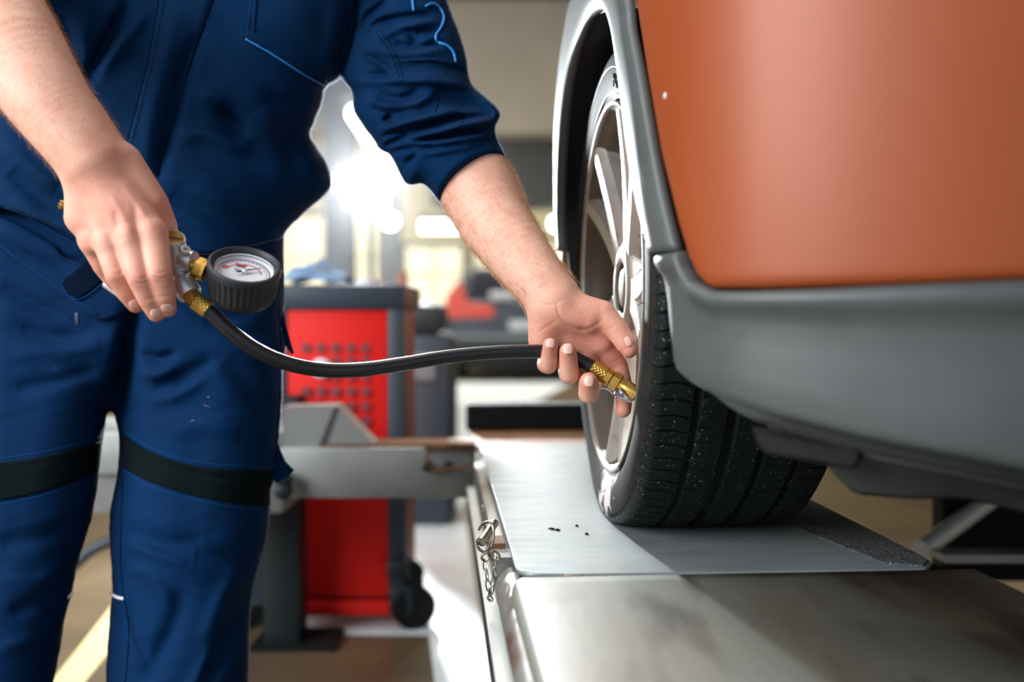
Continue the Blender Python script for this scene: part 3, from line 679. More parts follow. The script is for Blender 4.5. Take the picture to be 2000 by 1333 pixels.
for (x, r, tr) in prof:
    rr = np.full(len(ths), r); th = ths.copy()
    if (tr or r > 0.3015) and (x < 0.272 or x > 0.40):
        xs = x if x < 0.335 else 0.67 - x
        dep = 0.0050 * min(1, max(0, (xs - 0.2215) / 0.010))
        rr = rr - dep * msk; th = th + 0.022 * ((xs - 0.25) / 0.025) ** 2
    elif 0.28 < x < 0.39:
        th = th + 0.25 * (x - 0.33); rr = rr - 0.0007 * msk
    if any(abs(x - g) < 0.0036 for g in GR): rr = np.full(len(ths), r - 0.0065)
    p = wp(x, rr, th)
    low = np.clip((0.60 - p[:, 2]) / 0.07, 0, 1); sgn = -1 if x < 0.335 else 1
    if not tr: p[:, :2] += (sgn * 0.006 * low ** 2)[:, None] * EX
    p[:, 2] = np.maximum(p[:, 2], PLAT + 0.0004 + (0.0 if tr else 0.002 * (abs(x - 0.335) > 0.113)))
    V.append(p)
V = np.array(V); m_, n_ = V.shape[:2]
idx = np.arange(m_ * n_).reshape(m_, n_); nx = np.roll(idx, -1, 1)
Q = np.stack([idx[:-1], nx[:-1], nx[1:], idx[1:]], -1).reshape(-1, 4)
me = mesh_np('tire', V.reshape(-1, 3), Q); me.materials.append(MATS['tire'])
tire = link('tire', me, 'tire_side', car, 50)
mi = np.zeros((m_ - 1, n_), np.int32); mi[:12] = 1; mi[-12:] = 1
me.polygons.foreach_set('material_index', mi.ravel())
bm = bmesh.new(); bm.from_mesh(me); bmesh.ops.recalc_face_normals(bm, faces=bm.faces); bm.to_mesh(me); bm.free()
# worn dusty patch on the lower sidewall: a stain in the material
mt = MATS['tire_side'].node_tree; pb = mt.nodes['Principled BSDF']; src = pb.inputs['Base Color'].links[0].from_socket
tc = mt.nodes.new('ShaderNodeTexCoord'); ds = mt.nodes.new('ShaderNodeVectorMath'); ds.operation = 'DISTANCE'
dc = W(0.220, 1.30, WZ - 0.252); ds.inputs[1].default_value = tuple(dc); mt.links.new(tc.outputs['Object'], ds.inputs[0])
nz = mt.nodes.new('ShaderNodeTexNoise'); nz.inputs['Scale'].default_value = 55; mt.links.new(tc.outputs['Object'], nz.inputs['Vector'])
mr = mt.nodes.new('ShaderNodeMapRange'); mr.inputs[1].default_value = 0.02; mr.inputs[2].default_value = 0.085; mr.inputs[3].default_value = 0.28; mr.inputs[4].default_value = -0.25
mt.links.new(ds.outputs['Value'], mr.inputs[0]); ad = mt.nodes.new('ShaderNodeMath'); ad.operation = 'ADD'
mt.links.new(mr.outputs[0], ad.inputs[0]); mt.links.new(nz.outputs[0], ad.inputs[1])
m2 = mt.nodes.new('ShaderNodeMapRange'); m2.inputs[1].default_value = 0.52; m2.inputs[2].default_value = 0.64; mt.links.new(ad.outputs[0], m2.inputs[0])
mx = mt.nodes.new('ShaderNodeMix'); mx.data_type = 'RGBA'; mx.inputs[7].default_value = (*srgb(190, 182, 182), 1)
mt.links.new(m2.outputs[0], mx.inputs[0]); mt.links.new(src, mx.inputs[6]); mt.links.new(mx.outputs[2], pb.inputs['Base Color'])
# raised illegible moulded marks and ring lines of the sidewall
mk = MB()
for k, th in enumerate(np.radians(np.concatenate([np.linspace(14, 46, 13), np.linspace(52, 80, 14)]))):
    big = k < 13; h = 0.016 if big else 0.009; r0 = 0.262 if big else 0.258
    for s in ((-1, 1) if k % 3 else (0,)):
        tt = th + s * (0.010 if big else 0.006)
        a, b = wp(0.2236, r0 + (0.004 if k % 2 else 0), tt), wp(0.2226, r0 + h, tt + 0.006 * s)
        mk.tube([a, b], 0.0014 if big else 0.0009, 5)
    if k % 2 == 0: mk.tube([wp(0.2228, r0 + h * 0.6, th - 0.012), wp(0.2228, r0 + h * 0.6, th + 0.012)], 0.0012, 5)
mk.build('sidewall_marks', 'tire_letters', tire)
for r_, x_ in ((0.2865, 0.2232), (0.2545, 0.2250)):
    MB().tube([wp(x_ - 0.0004, r_, t_) for t_ in np.linspace(-1.9, 1.9, 90)], 0.0009, 5).build('sidewall_rib', 'tire_letters', tire)
# little rubber moulding hairs
for th, r_ in ((24, 0.252), (45, 0.254), (-80, 0.258), (78, 0.252), (95, 0.250), (148, 0.254), (176, 0.268)):
    a = wp(0.2245, r_, math.radians(th)); b = a + np.append(-EX * 0.007, -0.003) + np.array([0, -0.002, 0]); MB().tube([a, (a + b) / 2 + np.array([0, 0, 0.0015]), b], 0.0005, 5).build('rubber_hair', 'black', tire)

# alloy rim: barrel, hub and ten ribs in five pairs
def lathX(prof, n=96):
    A = np.array([wp(x, np.full(n, r), np.linspace(0, 2 * math.pi, n, endpoint=False)) for x, r in prof]); return A.transpose(1, 0, 2)
rim = MB().grid(lathX([(0.2290, 0.2375), (0.2258, 0.2392), (0.2240, 0.2420), (0.2244, 0.2442), (0.2290, 0.2446), (0.236, 0.240)]), True).build('rim', 'alloy', car, 50)
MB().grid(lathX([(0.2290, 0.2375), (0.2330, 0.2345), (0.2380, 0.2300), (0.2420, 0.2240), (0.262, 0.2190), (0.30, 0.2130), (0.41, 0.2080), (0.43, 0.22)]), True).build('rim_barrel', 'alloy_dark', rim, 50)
MB().grid(lathX([(0.246, 0.034), (0.2435, 0.040), (0.2435, 0.052), (0.250, 0.066), (0.272, 0.074), (0.30, 0.072), (0.30, 0.01)]), True).build('hub', 'alloy', rim, 50)
MB().grid(lathX([(0.2445, 0.0005), (0.2445, 0.012), (0.246, 0.024), (0.250, 0.0295), (0.262, 0.03)], 48), True).build('hub_cap', 'alloy', rim, 50)
for k in range(5):
    th = math.radians(100 + 72 * k); a = wp(0.262, 0.055, th); b = wp(0.268, 0.055, th)
    MB().lathe([(0, 0.0085), (0.012, 0.0085)], wp(0.254, 0.055, th + 0.3), np.append(EX, 0), 6).build('lug_nut', 'alloy_dark', rim, None)
def rib(thc, dth):
    """one rib: trapezoid section swept from hub to rim, splayed towards its partner"""
    A = []
    for w in np.linspace(0, 1, 9):
        r = lerp(0.052, 0.2350, w); th = thc + dth * lerp(0.42, 1.0, w ** 0.8); hw = lerp(0.017, 0.0105, w)
        xf = lerp(0.2470, 0.2275, w ** 0.8) + 0.004 * math.sin(math.pi * w); sec = []
        for (t_, x_) in ((-1.9, 0.030), (-1.75, 0.012), (-0.95, 0.0015), (-0.8, 0), (0.8, 0), (0.95, 0.0015), (1.75, 0.012), (1.9, 0.030)):
            ta = t_ * hw / r; sec.append(wp(xf + x_, r, th + ta))
        A.append(sec)
    A = np.array(A); m = MB().grid(A); n = A.shape[1]
    m.f.append(tuple(range(n))); m.f.append(tuple(range(8 * n, 9 * n))[::-1])
    for i in range(8): m.f.append((i * n, (i + 1) * n, (i + 1) * n + n - 1, i * n + n - 1))
    m.build('spoke', 'alloy', rim, 25)
for k in range(5):
    c = math.radians(28 + 72 * k)
    for s in (-1, 1): rib(c, s * math.radians(12.5))
    # web joining the pair near the hub
    A = [[wp(lerp(0.266, 0.262, w), lerp(0.05, 0.150, w), c + t_ * lerp(0.26, 0.12, w)) for t_ in np.linspace(-1, 1, 5)] for w in np.linspace(0, 1, 5)]
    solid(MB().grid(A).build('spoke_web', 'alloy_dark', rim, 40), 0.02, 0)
MB().grid(lathX([(0.335, 0.07), (0.335, 0.150), (0.345, 0.150), (0.345, 0.07)], 64), True).build('brake_disc', 'brake', car, 40)
MB().grid(lathX([(0.300, 0.0), (0.300, 0.075), (0.345, 0.080)], 48), True).build('wheel_hub', 'brake', car, 40)
MB().grid(lathX([(0.432, 0.02), (0.432, 0.235)], 48), True).build('wheel_backing', 'black', car, 40)

# ------------------------------------------------------------------ the mechanic
feet = P(220, 700, 1.45)
man = thing('person', 'mechanic in dark blue work clothes with rolled sleeves, bending to the wheel with a gauge', 'person', (feet[0], feet[1], 0))

def inflate_grid(u0, u1, v0, v1, d0, d1, su, sd):
    U = np.arange(u0, u1, su); Vv = np.arange(v0, v1, su); D = np.arange(d0, d1, sd)
    return U, Vv, D
def blur2(a, n):
    for _ in range(n):
        b = np.pad(a, 1, mode='edge'); a = (b[:-2, 1:-1] + b[2:, 1:-1] + b[1:-1, :-2] + b[1:-1, 2:] + 2 * b[1:-1, 1:-1]) / 6
    return a
def inflated(U, Vv, D, poly, R, T, D0):
    UU, VV = np.meshgrid(U, Vv, indexing='ij'); s = blur2(poly_sd(UU, VV, spline(poly, 4, True)), 2)
    e = np.maximum(0, 1 - s / R).astype(np.float32)
    D0 = (np.broadcast_to(D0, UU.shape)).astype(np.float32); T = np.broadcast_to(T, UU.shape).astype(np.float32)
    q = (D[None, None, :].astype(np.float32) - D0[..., None]) / T[..., None]
    return np.sqrt(q * q + (e * e)[..., None]) - 1
def smin(a, b, k):
    h = np.clip(0.5 + 0.5 * (b - a) / k, 0, 1); return b + (a - b) * h - k * h * (1 - h)
def folds(V, Nn, strokes, gain=1.0):
    """push the camera-side surface in (negative) or out (positive) along strokes traced over it: real creases"""
    view = V - CAM; dist = np.linalg.norm(view, axis=1)[:, None]; view = view / dist
    w_f = np.clip(-(Nn * view).sum(1) * 2.0, 0, 1); u, v, d = proj(V); acc = np.zeros(len(V))
    for (pl, wd, amp) in strokes:
        pl = spline(pl, 5) if len(pl) > 2 else np.array(pl, float)
        lo = pl.min(0) - 4 * wd; hi = pl.max(0) + 4 * wd
        k = (u > lo[0]) & (u < hi[0]) & (v > lo[1]) & (v < hi[1])
        if not k.any(): continue
        dd, pr = line_dist(u[k], v[k], pl); taper = np.sqrt(np.clip(np.sin(np.pi * np.clip(pr, 0.02, 0.98)), 0, 1))
        acc[k] += amp * taper * np.exp(-(dd / wd) ** 2)
    return V - view * (acc * w_f * gain)[:, None]
def ripple(V, Nn, seed, scale, amp, aniso=(1, 1)):
    r = np.random.default_rng(seed); u, v, d = proj(V); a = np.zeros(len(V))
    for k in range(7):
        an = r.uniform(0, math.pi); f = scale * r.uniform(0.6, 1.7); ph = r.uniform(0, 6.28)
        wx = 25 * np.sin(v * f * 0.6 + ph * 2) ; a += np.sin(((u + wx) * math.cos(an) * aniso[0] + (v + wx) * math.sin(an) * aniso[1]) * f + ph)
    a = np.sign(a) * np.abs(a / 3) ** 1.3
    return V + Nn * (a * amp)[:, None]
def bvh_of(V, Q): return BVHTree.FromPolygons([tuple(p) for p in V], [tuple(int(i) for i in q) for q in Q])
def hit(b, u, v, lift=0.0, back=False):
    d = Vector(P(u, v, 1.0) - CAM).normalized()
    if back: h = b.ray_cast(Vector(CAM) + d * 3.0, -d)
    else: h = b.ray_cast(Vector(CAM), d)
    if h[0] is None: return None, None
    n = h[1] if h[1].dot(d) * (-1 if back else 1) < 0 else -h[1]
    return np.array(h[0] + n * lift), np.array(n)
def hits(b, pts, lift):
    out, last = [], None
    for u, v in pts:
        p, n = hit(b, u, v, lift)
        if p is None:
            if last is None: continue
            p = P(u, v, proj(last)[2] + 0.004)
        out.append(p); last = p
    return np.array(out)
def piping(name, b, pts, r, mt, parent, n=8, lift=0.0003):
    q = hits(b, spline(pts, n), lift)
    if len(q) > 2: return MB().tube(q, r, 6).build(name, mt, parent, 180)
def patch(name, b, top, bot, mt, parent, nu=40, nv=10, lift=0.0015, thick=0.0012, both=False):
    T_, B_ = spline(top, 10), spline(bot, 10)
    def at(c, k): x = k * (len(c) - 1); i = int(min(x, len(c) - 2)); return c[i] + (c[i + 1] - c[i]) * (x - i)
    mb = MB()
    for back in ((False, True) if both else (False,)):
        A = []; lastd = None
        for i in range(nu):
            col = []
            for j in range(nv):
                q = lerp(at(T_, i / (nu - 1)), at(B_, i / (nu - 1)), j / (nv - 1)); p, n = hit(b, q[0], q[1], lift, back)
                col.append(p)
            A.append(col)
        flat = [(i, j) for i in range(nu) for j in range(nv) if A[i][j] is not None]
        for i in range(nu):
            for j in range(nv):
                if A[i][j] is None:
                    k = min(flat, key=lambda t: (t[0] - i) ** 2 + (t[1] - j) ** 2); q = lerp(at(T_, i / (nu - 1)), at(B_, i / (nu - 1)), j / (nv - 1))
                    A[i][j] = P(q[0], q[1], proj(A[k[0]][k[1]])[2]) if not both else A[k[0]][k[1]]
        mb.grid(A)
    o = mb.build(name, mt, parent, 180); solid(o, thick, 0); return o

# --- jacket with the rolled left sleeve
U, Vv, D = inflate_grid(-215, 1040, -460, 560, 1.17, 1.62, 3.5, 0.006)
torso = [(-150, -60), (-60, -235), (120, -330), (300, -375), (480, -370), (640, -315), (760, -230), (800, -100), (745, 10), (705, 90), (668, 148), (640, 164), (631, 176), (628, 200), (613, 243), (605, 263), (619, 289), (638, 318), (648, 354), (640, 374), (602, 408), (566, 444), (552, 470), (548, 540), (548, 620), (-110, 620), (-115, 480), (-140, 320), (-160, 120)]
VV = Vv[None, :]; UU = U[:, None]
g1 = inflated(U, Vv, D, torso, 200, 0.135, 1.43 + 0.0 * UU + np.clip(-(VV - 100) / 700, 0, 1) * 0.0)
slv = [(640, -235), (760, -240), (826, -130), (862, -40), (878, 10), (896, 62), (908, 112), (912, 140), (922, 166), (948, 188), (970, 208), (977, 226), (967, 250), (972, 268), (982, 292), (994, 318), (1035, 400), (1010, 470), (940, 500), (858, 395), (838, 368), (822, 357), (806, 362), (791, 356), (778, 330), (760, 300), (744, 294), (724, 268), (703, 240), (690, 216), (686, 178), (668, 148), (650, 60), (630, -100)]
arm_t = np.clip(((UU - 770) * 0.42 + (VV + 60) * 0.9) / 420, 0, 1.2)
g2 = inflated(U, Vv, D, slv, 92, 0.083 - 0.018 * np.clip(arm_t, 0, 1), 1.425 - 0.115 * arm_t)
sx = ((UU - 926) * 0.572 + (VV - 354) * 0.82) * 1.31 / F
cut = (sx * 0.893)[..., None] + (1.31 - D[None, None, :]) * 0.45
g2 = np.maximum(g2, (cut / 0.05).astype(np.float32))
g = smin(g1, g2, np.float32(0.10)); del g1, g2
stub = [(-190, -150), (-150, -330), (60, -330), (70, -180), (-30, -70), (-130, -60)]
g = smin(g, inflated(U, Vv, D, stub, 90, 0.08, 1.30), np.float32(0.15))
hem = np.interp(U, [-200, -70, 0, 60, 130, 190, 300, 420, 552, 700], [425, 415, 405, 422, 452, 488, 502, 496, 466, 440])
g = np.maximum(g, ((VV - hem[:, None]) / 150).astype(np.float32)[..., None])
Vj, Qj = surface_nets(g); del g
pj = PN(U[0] + Vj[:, 0] * 3.5, Vv[0] + Vj[:, 1] * 3.5, D[0] + Vj[:, 2] * 0.006)
pj = smooth_np(pj, Qj, 4); nj = normals_np(pj, Qj)
if np.median(((pj - pj.mean(0)) * nj).sum(1)) < 0: Qj = Qj[:, ::-1]; nj = -nj
JF = [  # creases of jacket and sleeve
    ([(250, 5), (215, 70), (178, 140), (170, 158)], 13, -0.016), ([(285, 25), (230, 95), (190, 140)], 14, 0.007),
    ([(180, -10), (160, 70), (150, 130)], 22, 0.006), ([(120, 30), (150, 110), (160, 180)], 14, -0.008),
    ([(392, 60), (362, 130), (345, 190), (322, 280), (305, 350)], 14, -0.012), ([(350, 20), (325, 110), (300, 210), (285, 300)], 15, 0.006),
    ([(423, 205), (446, 228), (474, 262)], 15, -0.014), ([(350, 262), (405, 262), (462, 284), (486, 268)], 16, 0.009), ([(390, 180), (420, 190), (455, 215)], 13, 0.006),
    ([(500, 215), (540, 290), (560, 380)], 30, 0.006), ([(590, 210), (560, 280), (585, 360)], 22, -0.008), ([(520, 180), (555, 200), (600, 190)], 16, -0.007),
    ([(330, 380), (430, 420), (540, 430)], 22, -0.006), ([(20, 330), (90, 390), (170, 420)], 22, -0.010), ([(0, 270), (70, 340), (110, 370)], 18, 0.006),
    ([(690, 10), (686, 60), (672, 140)], 9, -0.010), ([(655, 10), (650, 70), (640, 120)], 16, 0.005), ([(700, 60), (720, 30), (760, 0)], 9, -0.009),
    ([(712, 62), (745, 42), (790, 34), (850, 27)], 8, -0.010), ([(735, 75), (790, 52), (840, 45)], 8, 0.006),
    ([(758, 50), (800, 62), (812, 78), (822, 62), (858, 60)], 9, -0.010), ([(770, 84), (815, 94), (862, 84)], 7, -0.009), ([(720, 88), (780, 105), (850, 104)], 10, 0.007),
    ([(706, 108), (735, 120), (758, 142), (720, 150)], 9, -0.010), ([(770, 145), (840, 150), (915, 160)], 9, 0.004),
    ([(700, 160), (766, 157), (836, 160), (918, 170)], 8, 0.008), ([(735, 182), (780, 196), (820, 176)], 10, -0.009), ([(845, 172), (890, 195), (950, 214), (975, 226)], 15, -0.014), ([(770, 205), (815, 200), (850, 180)], 9, 0.008),
    ([(742, 258), (770, 246), (800, 238), (846, 226), (888, 217)], 7, 0.010), ([(790, 258), (836, 246), (890, 232), (955, 226)], 6, -0.013), ([(790, 272), (840, 262), (900, 246), (964, 236)], 6, 0.010),
    ([(815, 276), (860, 268), (905, 262), (962, 250)], 5, -0.012), ([(772, 284), (830, 282), (900, 272), (965, 258)], 6, 0.009), ([(745, 268), (772, 258), (792, 264), (768, 276), (750, 286)], 5, -0.011),
    ([(765, 300), (800, 288), (850, 286)], 5, -0.008), ([(770, 310), (810, 300), (860, 296), (930, 282)], 6, 0.006), ([(790, 330), (815, 300), (850, 292)], 6, -0.006), ([(748, 236), (760, 230), (766, 240)], 6, -0.012),
    ([(940, 190), (965, 214), (968, 232)], 7, 0.008), ([(720, 210), (760, 222), (800, 215)], 10, -0.006), ([(715, 190), (745, 205), (780, 206)], 9, 0.006),
    ([(770, 125), (840, 119), (908, 131)], 2.5, 0.003), ([(772, 130), (840, 125), (908, 137)], 2.5, -0.003),
]
pj = folds(pj, nj, JF, 1.5); pj = ripple(pj, nj, 3, 0.028, 0.0016); pj = ripple(pj, nj, 5, 0.075, 0.0006)
pj = smooth_np(pj, Qj, 1)
jacket = link('jacket', mesh_np('jacket', pj, Qj), 'jacket', man, 180)
bj = bvh_of(pj, Qj)
# placket, pocket flap, seams, piping
patch('front_placket', bj, [(318, -40), (292, 110), (270, 200), (248, 290)], [(425, -40), (378, 110), (345, 220), (306, 345)], 'jacket', jacket, 40, 12, 0.0012, 0.0018)
for pts in ([(318, -40), (292, 110), (270, 200), (250, 275)], [(329, -40), (303, 110), (281, 200), (262, 270)], [(424, -30), (378, 110), (344, 220), (307, 345)], [(414, -30), (368, 110), (334, 220), (298, 340)]):
    piping('seam', bj, pts, 0.0007, 'seam', jacket, 10, 0.0019)
flap = patch('pocket_flap', bj, [(505, -30), (570, -30), (640, -30), (697, -30)], [(481, 76), (533, 105), (588, 140), (630, 163)], 'jacket', jacket, 30, 14, 0.004, 0.003)
pf = [(481, 77), (533, 107), (588, 142), (629, 163)]
piping('pocket_piping', bj, pf, 0.0021, 'piping', jacket, 10, 0.003)
piping('seam', bj, [(494, -20), (486, 60)], 0.0007, 'seam_light', jacket, 12, 0.0065); piping('seam', bj, [(506, -20), (498, 64)], 0.0007, 'seam', jacket, 12, 0.0065)
piping('sleeve_piping', bj, [(803, -30), (806, 5), (808, 21)], 0.0019, 'piping', jacket, 8, 0.001)
piping('sleeve_piping', bj, [(831, 13), (845, 8), (858, 16), (866, 34), (861, 54), (851, 72), (856, 83), (874, 91), (885, 104), (889, 122)], 0.0019, 'piping', jacket, 8, 0.001)
for pts in ([(772, 123), (800, 119), (840, 119), (880, 124), (909, 131)], [(774, 133), (800, 129), (840, 129), (880, 133), (910, 140)], [(735, 62), (752, 88), (766, 112), (780, 152)], [(745, 62), (762, 88), (775, 112), (788, 152)],
            [(838, 165), (852, 180), (855, 200), (850, 220)], [(905, 222), (906, 234), (900, 240)], [(945, 262), (958, 280), (972, 308)], [(864, 384), (884, 356), (916, 330), (955, 314), (986, 310)]):
    piping('seam', bj, pts, 0.0006, 'seam', jacket, 8, 0.0002)
piping('seam', bj, [(700, -30), (694, 40), (680, 110), (670, 146)], 0.0008, 'seam', jacket, 10, 0.0003)

def fuzz(V, N, n, seed, parent, ln=(0.0008, 0.0020)):  # pale fibres added along the outlines to give them a bright rim
    r = np.random.default_rng(seed); view = V - CAM; view /= np.linalg.norm(view, axis=1)[:, None]
    u, v, d = proj(V); gr = np.abs((N * view).sum(1)); c = np.where((gr < 0.22) & (u > 380) & (v < 1333) & (v > -20))[0]
    i = r.choice(c, n); p = V[i] + r.normal(0, 0.0012, (n, 3)); p -= N[i] * (((p - V[i]) * N[i]).sum(1))[:, None]
    d = N[i] + r.normal(0, 0.7, (n, 3)); d /= np.linalg.norm(d, axis=1)[:, None]; L = r.uniform(*ln, (n, 1)); s_ = np.cross(d, r.normal(0, 1, (n, 3))); s_ /= np.linalg.norm(s_, axis=1)[:, None]
    q = np.stack([p - s_ * 0.00007, p + s_ * 0.00007, p + d * L], 1).reshape(-1, 3)
    me = mesh_np('cloth_fuzz', q, np.arange(3 * n).reshape(n, 3)); o = link('cloth_fuzz', me, 'fuzz', parent, None); o['kind'] = 'stuff'; return o
fuzz(pj, nj, 60000, 1, jacket, (0.001, 0.0026))

# --- trousers
U, Vv, D = inflate_grid(-190, 620, 330, 1740, 1.30, 1.58, 4.0, 0.007)
trp = [(-105, 345), (545, 345), (550, 420), (552, 470), (549, 540), (551, 600), (549, 640), (557, 664), (556, 690), (551, 720), (553, 770), (547, 850), (540, 910), (530, 960), (527, 1010), (521, 1062), (507, 1110), (493, 1165), (487, 1250), (485, 1340), (482, 1500), (476, 1760), (250, 1760), (222, 1500), (211, 1340), (210, 1250), (212, 1150), (213, 1060), (216, 1000), (227, 930), (230, 880), (224, 832), (215, 800), (208, 832), (202, 870), (193, 930), (185, 985), (170, 1060), (150, 1140), (126, 1220), (104, 1340), (84, 1500), (60, 1760), (-160, 1760), (-145, 1340), (-128, 1100), (-118, 800), (-112, 600)]
g = inflated(U, Vv, D, trp, 135, 0.105, 1.44 + 0 * UU[:1, :1]); VV = Vv[None, :]
g = np.maximum(g, ((VV - 1650) / 150 + 0 * U[:, None]).astype(np.float32)[..., None]); g = np.maximum(g, ((400 - VV) / 150 + 0 * U[:, None]).astype(np.float32)[..., None])
Vt, Qt = surface_nets(g); del g
pt = PN(U[0] + Vt[:, 0] * 4, Vv[0] + Vt[:, 1] * 4, D[0] + Vt[:, 2] * 0.007); pt = smooth_np(pt, Qt, 4); nt_ = normals_np(pt, Qt)
if np.median(((pt - pt.mean(0)) * nt_).sum(1)) < 0: Qt = Qt[:, ::-1]; nt_ = -nt_
TF = [([(262, 590), (252, 660), (240, 730), (222, 800)], 16, -0.030), ([(250, 690), (232, 780), (216, 830)], 26, -0.02),
    ([(275, 690), (310, 700), (345, 690)], 9, -0.008), ([(262, 720), (300, 735), (345, 722)], 10, 0.006), ([(300, 760), (360, 735), (420, 700)], 16, -0.008), ([(290, 790), (350, 770), (400, 740)], 12, 0.005),
    ([(40, 640), (110, 660), (190, 650)], 16, -0.006), ([(20, 690), (100, 690), (200, 670)], 18, 0.005), ([(30, 760), (110, 745), (190, 720)], 15, -0.006), ([(100, 720), (150, 745), (205, 760)], 12, 0.004),
    ([(0, 560), (80, 600), (160, 640)], 16, -0.006), ([(400, 620), (470, 650), (540, 650)], 20, -0.006), ([(440, 700), (490, 760), (530, 800)], 22, -0.006), ([(330, 850), (400, 830), (470, 850)], 20, 0.005),
    ([(243, 870), (300, 900), (380, 925), (520, 945)], 4, -0.003),
    ([(250, 1030), (320, 1060), (400, 1060)], 20, -0.008), ([(240, 1060), (300, 1080), (370, 1105)], 12, 0.005), ([(380, 1080), (440, 1090), (510, 1110)], 16, -0.007), ([(470, 1110), (430, 1180), (400, 1260)], 20, 0.008), ([(360, 1150), (340, 1220), (300, 1300), (280, 1333)], 20, -0.008), ([(250, 1170), (262, 1230), (285, 1290)], 8, -0.007), ([(490, 1150), (450, 1240), (400, 1333)], 16, -0.010), ([(420, 1260), (390, 1320), (350, 1380)], 14, 0.006), ([(260, 1110), (300, 1130), (330, 1180)], 14, 0.005),
    ([(0, 1060), (80, 1050), (160, 1030)], 18, -0.006), ([(0, 1120), (70, 1140), (140, 1100)], 18, 0.006), ([(20, 1200), (70, 1180), (120, 1190)], 15, -0.007), ([(0, 1270), (60, 1250), (100, 1260)], 15, 0.005),
    ([(0, 470), (90, 510), (150, 545)], 10, -0.004), ([(0, 440), (80, 480), (160, 500)], 10, 0.005), ([(330, 560), (420, 620), (500, 610)], 20, -0.005)]
pt = folds(pt, nt_, TF, 1.5); pt = ripple(pt, nt_, 11, 0.02, 0.0022); pt = ripple(pt, nt_, 12, 0.06, 0.0007); pt = smooth_np(pt, Qt, 1)
trousers = link('trousers', mesh_np('trousers', pt, Qt), 'trousers', man, 180)
bt = bvh_of(pt, Qt); fuzz(pt, nt_, 16000, 2, trousers, (0.001, 0.0024))
# knee bands
patch('knee_band', bt, [(240, 848), (290, 880), (370, 908), (460, 918), (542, 919)], [(241, 912), (290, 940), (370, 966), (460, 984), (531, 989)], 'dark_cloth', trousers, 60, 14, 0.0012, 0.0012, True)
patch('knee_band', bt, [(-140, 902), (-60, 908), (0, 904), (70, 894), (140, 878), (198, 862)], [(-140, 980), (-60, 984), (0, 978), (70, 964), (140, 942), (187, 924)], 'dark_cloth', trousers, 60, 14, 0.0012, 0.0012, True)
for pts in ([(241, 840), (290, 872), (370, 900), (460, 910), (541, 912)], [(241, 920), (290, 948), (370, 974), (460, 992), (530, 997)], [(-60, 900), (0, 896), (70, 886), (140, 870), (198, 854)], [(-60, 992), (0, 986), (70, 972), (140, 950), (186, 932)]):
    piping('seam', bt, pts, 0.0007, 'seam_light', trousers, 10, 0.0002)
for pts in ([(238, 850), (240, 920), (238, 1000), (236, 1080), (240, 1150), (252, 1230), (245, 1333)], [(545, 600), (548, 700), (545, 800), (536, 900)], [(258, 590), (257, 625), (256, 650)], [(265, 590), (264, 640)]):
    piping('seam', bt, pts, 0.0009, 'seam', trousers, 10, 0.0003)
piping('reflective_tape', bt, [(214, 1155), (222, 1163), (232, 1168), (242, 1170)], 0.0026, 'white_tape', trousers, 6, 0.0004)
piping('reflective_tape', bt, [(132, 1168), (137, 1163), (142, 1158)], 0.0022, 'white_tape', trousers, 6, 0.0004)
piping('loose_thread', bt, [(143, 560), (160, 570), (172, 576)], 0.0005, 'white_tape', trousers, 6, 0.006)
# waist flap with its hook-and-loop patch
wf = patch('waist_flap', bt, [(-80, 420), (0, 428), (80, 470), (170, 520), (262, 566)], [(-80, 440), (0, 486), (90, 548), (199, 625), (263, 582)], 'trousers', trousers, 50, 16, 0.006, 0.004)
patch('hook_and_loop_patch', bt, [(126, 557), (152, 532), (182, 504)], [(159, 588), (186, 566), (214, 541)], 'velcro', trousers, 14, 14, 0.0095, 0.003)
for pts in ([(0, 479), (90, 541), (197, 616)], [(126, 557), (159, 588), (214, 541), (182, 504)]):
    piping('seam', bt, pts, 0.0008, 'seam_light', trousers, 8, 0.0105 if len(pts) == 4 else 0.0085)
# waistband and side tool loop
piping('seam', bt, [(0, 400), (60, 428), (120, 460), (170, 488)], 0.0007, 'seam_light', trousers, 8, 0.008)
tl = [P(540, 862, 1.42), P(546, 880, 1.42), P(556, 903, 1.42), P(573, 920, 1.42), P(560, 934, 1.42), P(540, 944, 1.42), P(532, 936, 1.42)]
MB().prism(tl, (0, 0.006, 0)).build('tool_loop', 'trousers', trousers, 30)
MB().tube([P(552, 470, 1.43), P(550, 500, 1.43), P(551, 560, 1.43), P(549, 610, 1.43), P(555, 640, 1.43), P(561, 668, 1.43), P(572, 692, 1.43)], [0.002, 0.003, 0.003, 0.003, 0.004, 0.005, 0.002], 8).build('side_seam_fold', 'trousers', trousers, 180)
# shoes
for x in (110, 350):
    c = P(x - (60 if x < 200 else 0), 1640, 1.44); m = MB()
    A = []
    for y, w, h in ((-0.20, 0.02, 0.03), (-0.19, 0.042, 0.05), (-0.14, 0.05, 0.06), (-0.07, 0.05, 0.085), (0.0, 0.045, 0.11), (0.06, 0.042, 0.11), (0.085, 0.03, 0.10)):
        A.append([(c[0] + w * math.cos(a), c[1] + y, max(0.002, 0.02 + (h - 0.02) * math.sin(a)) if math.sin(a) > 0 else 0.002) for a in np.linspace(0, 2 * math.pi, 16)])
    m.grid(A); m.f.append(tuple(range(16))); m.f.append(tuple(range(96, 112))); m.build('shoe', 'leather', man, 50)

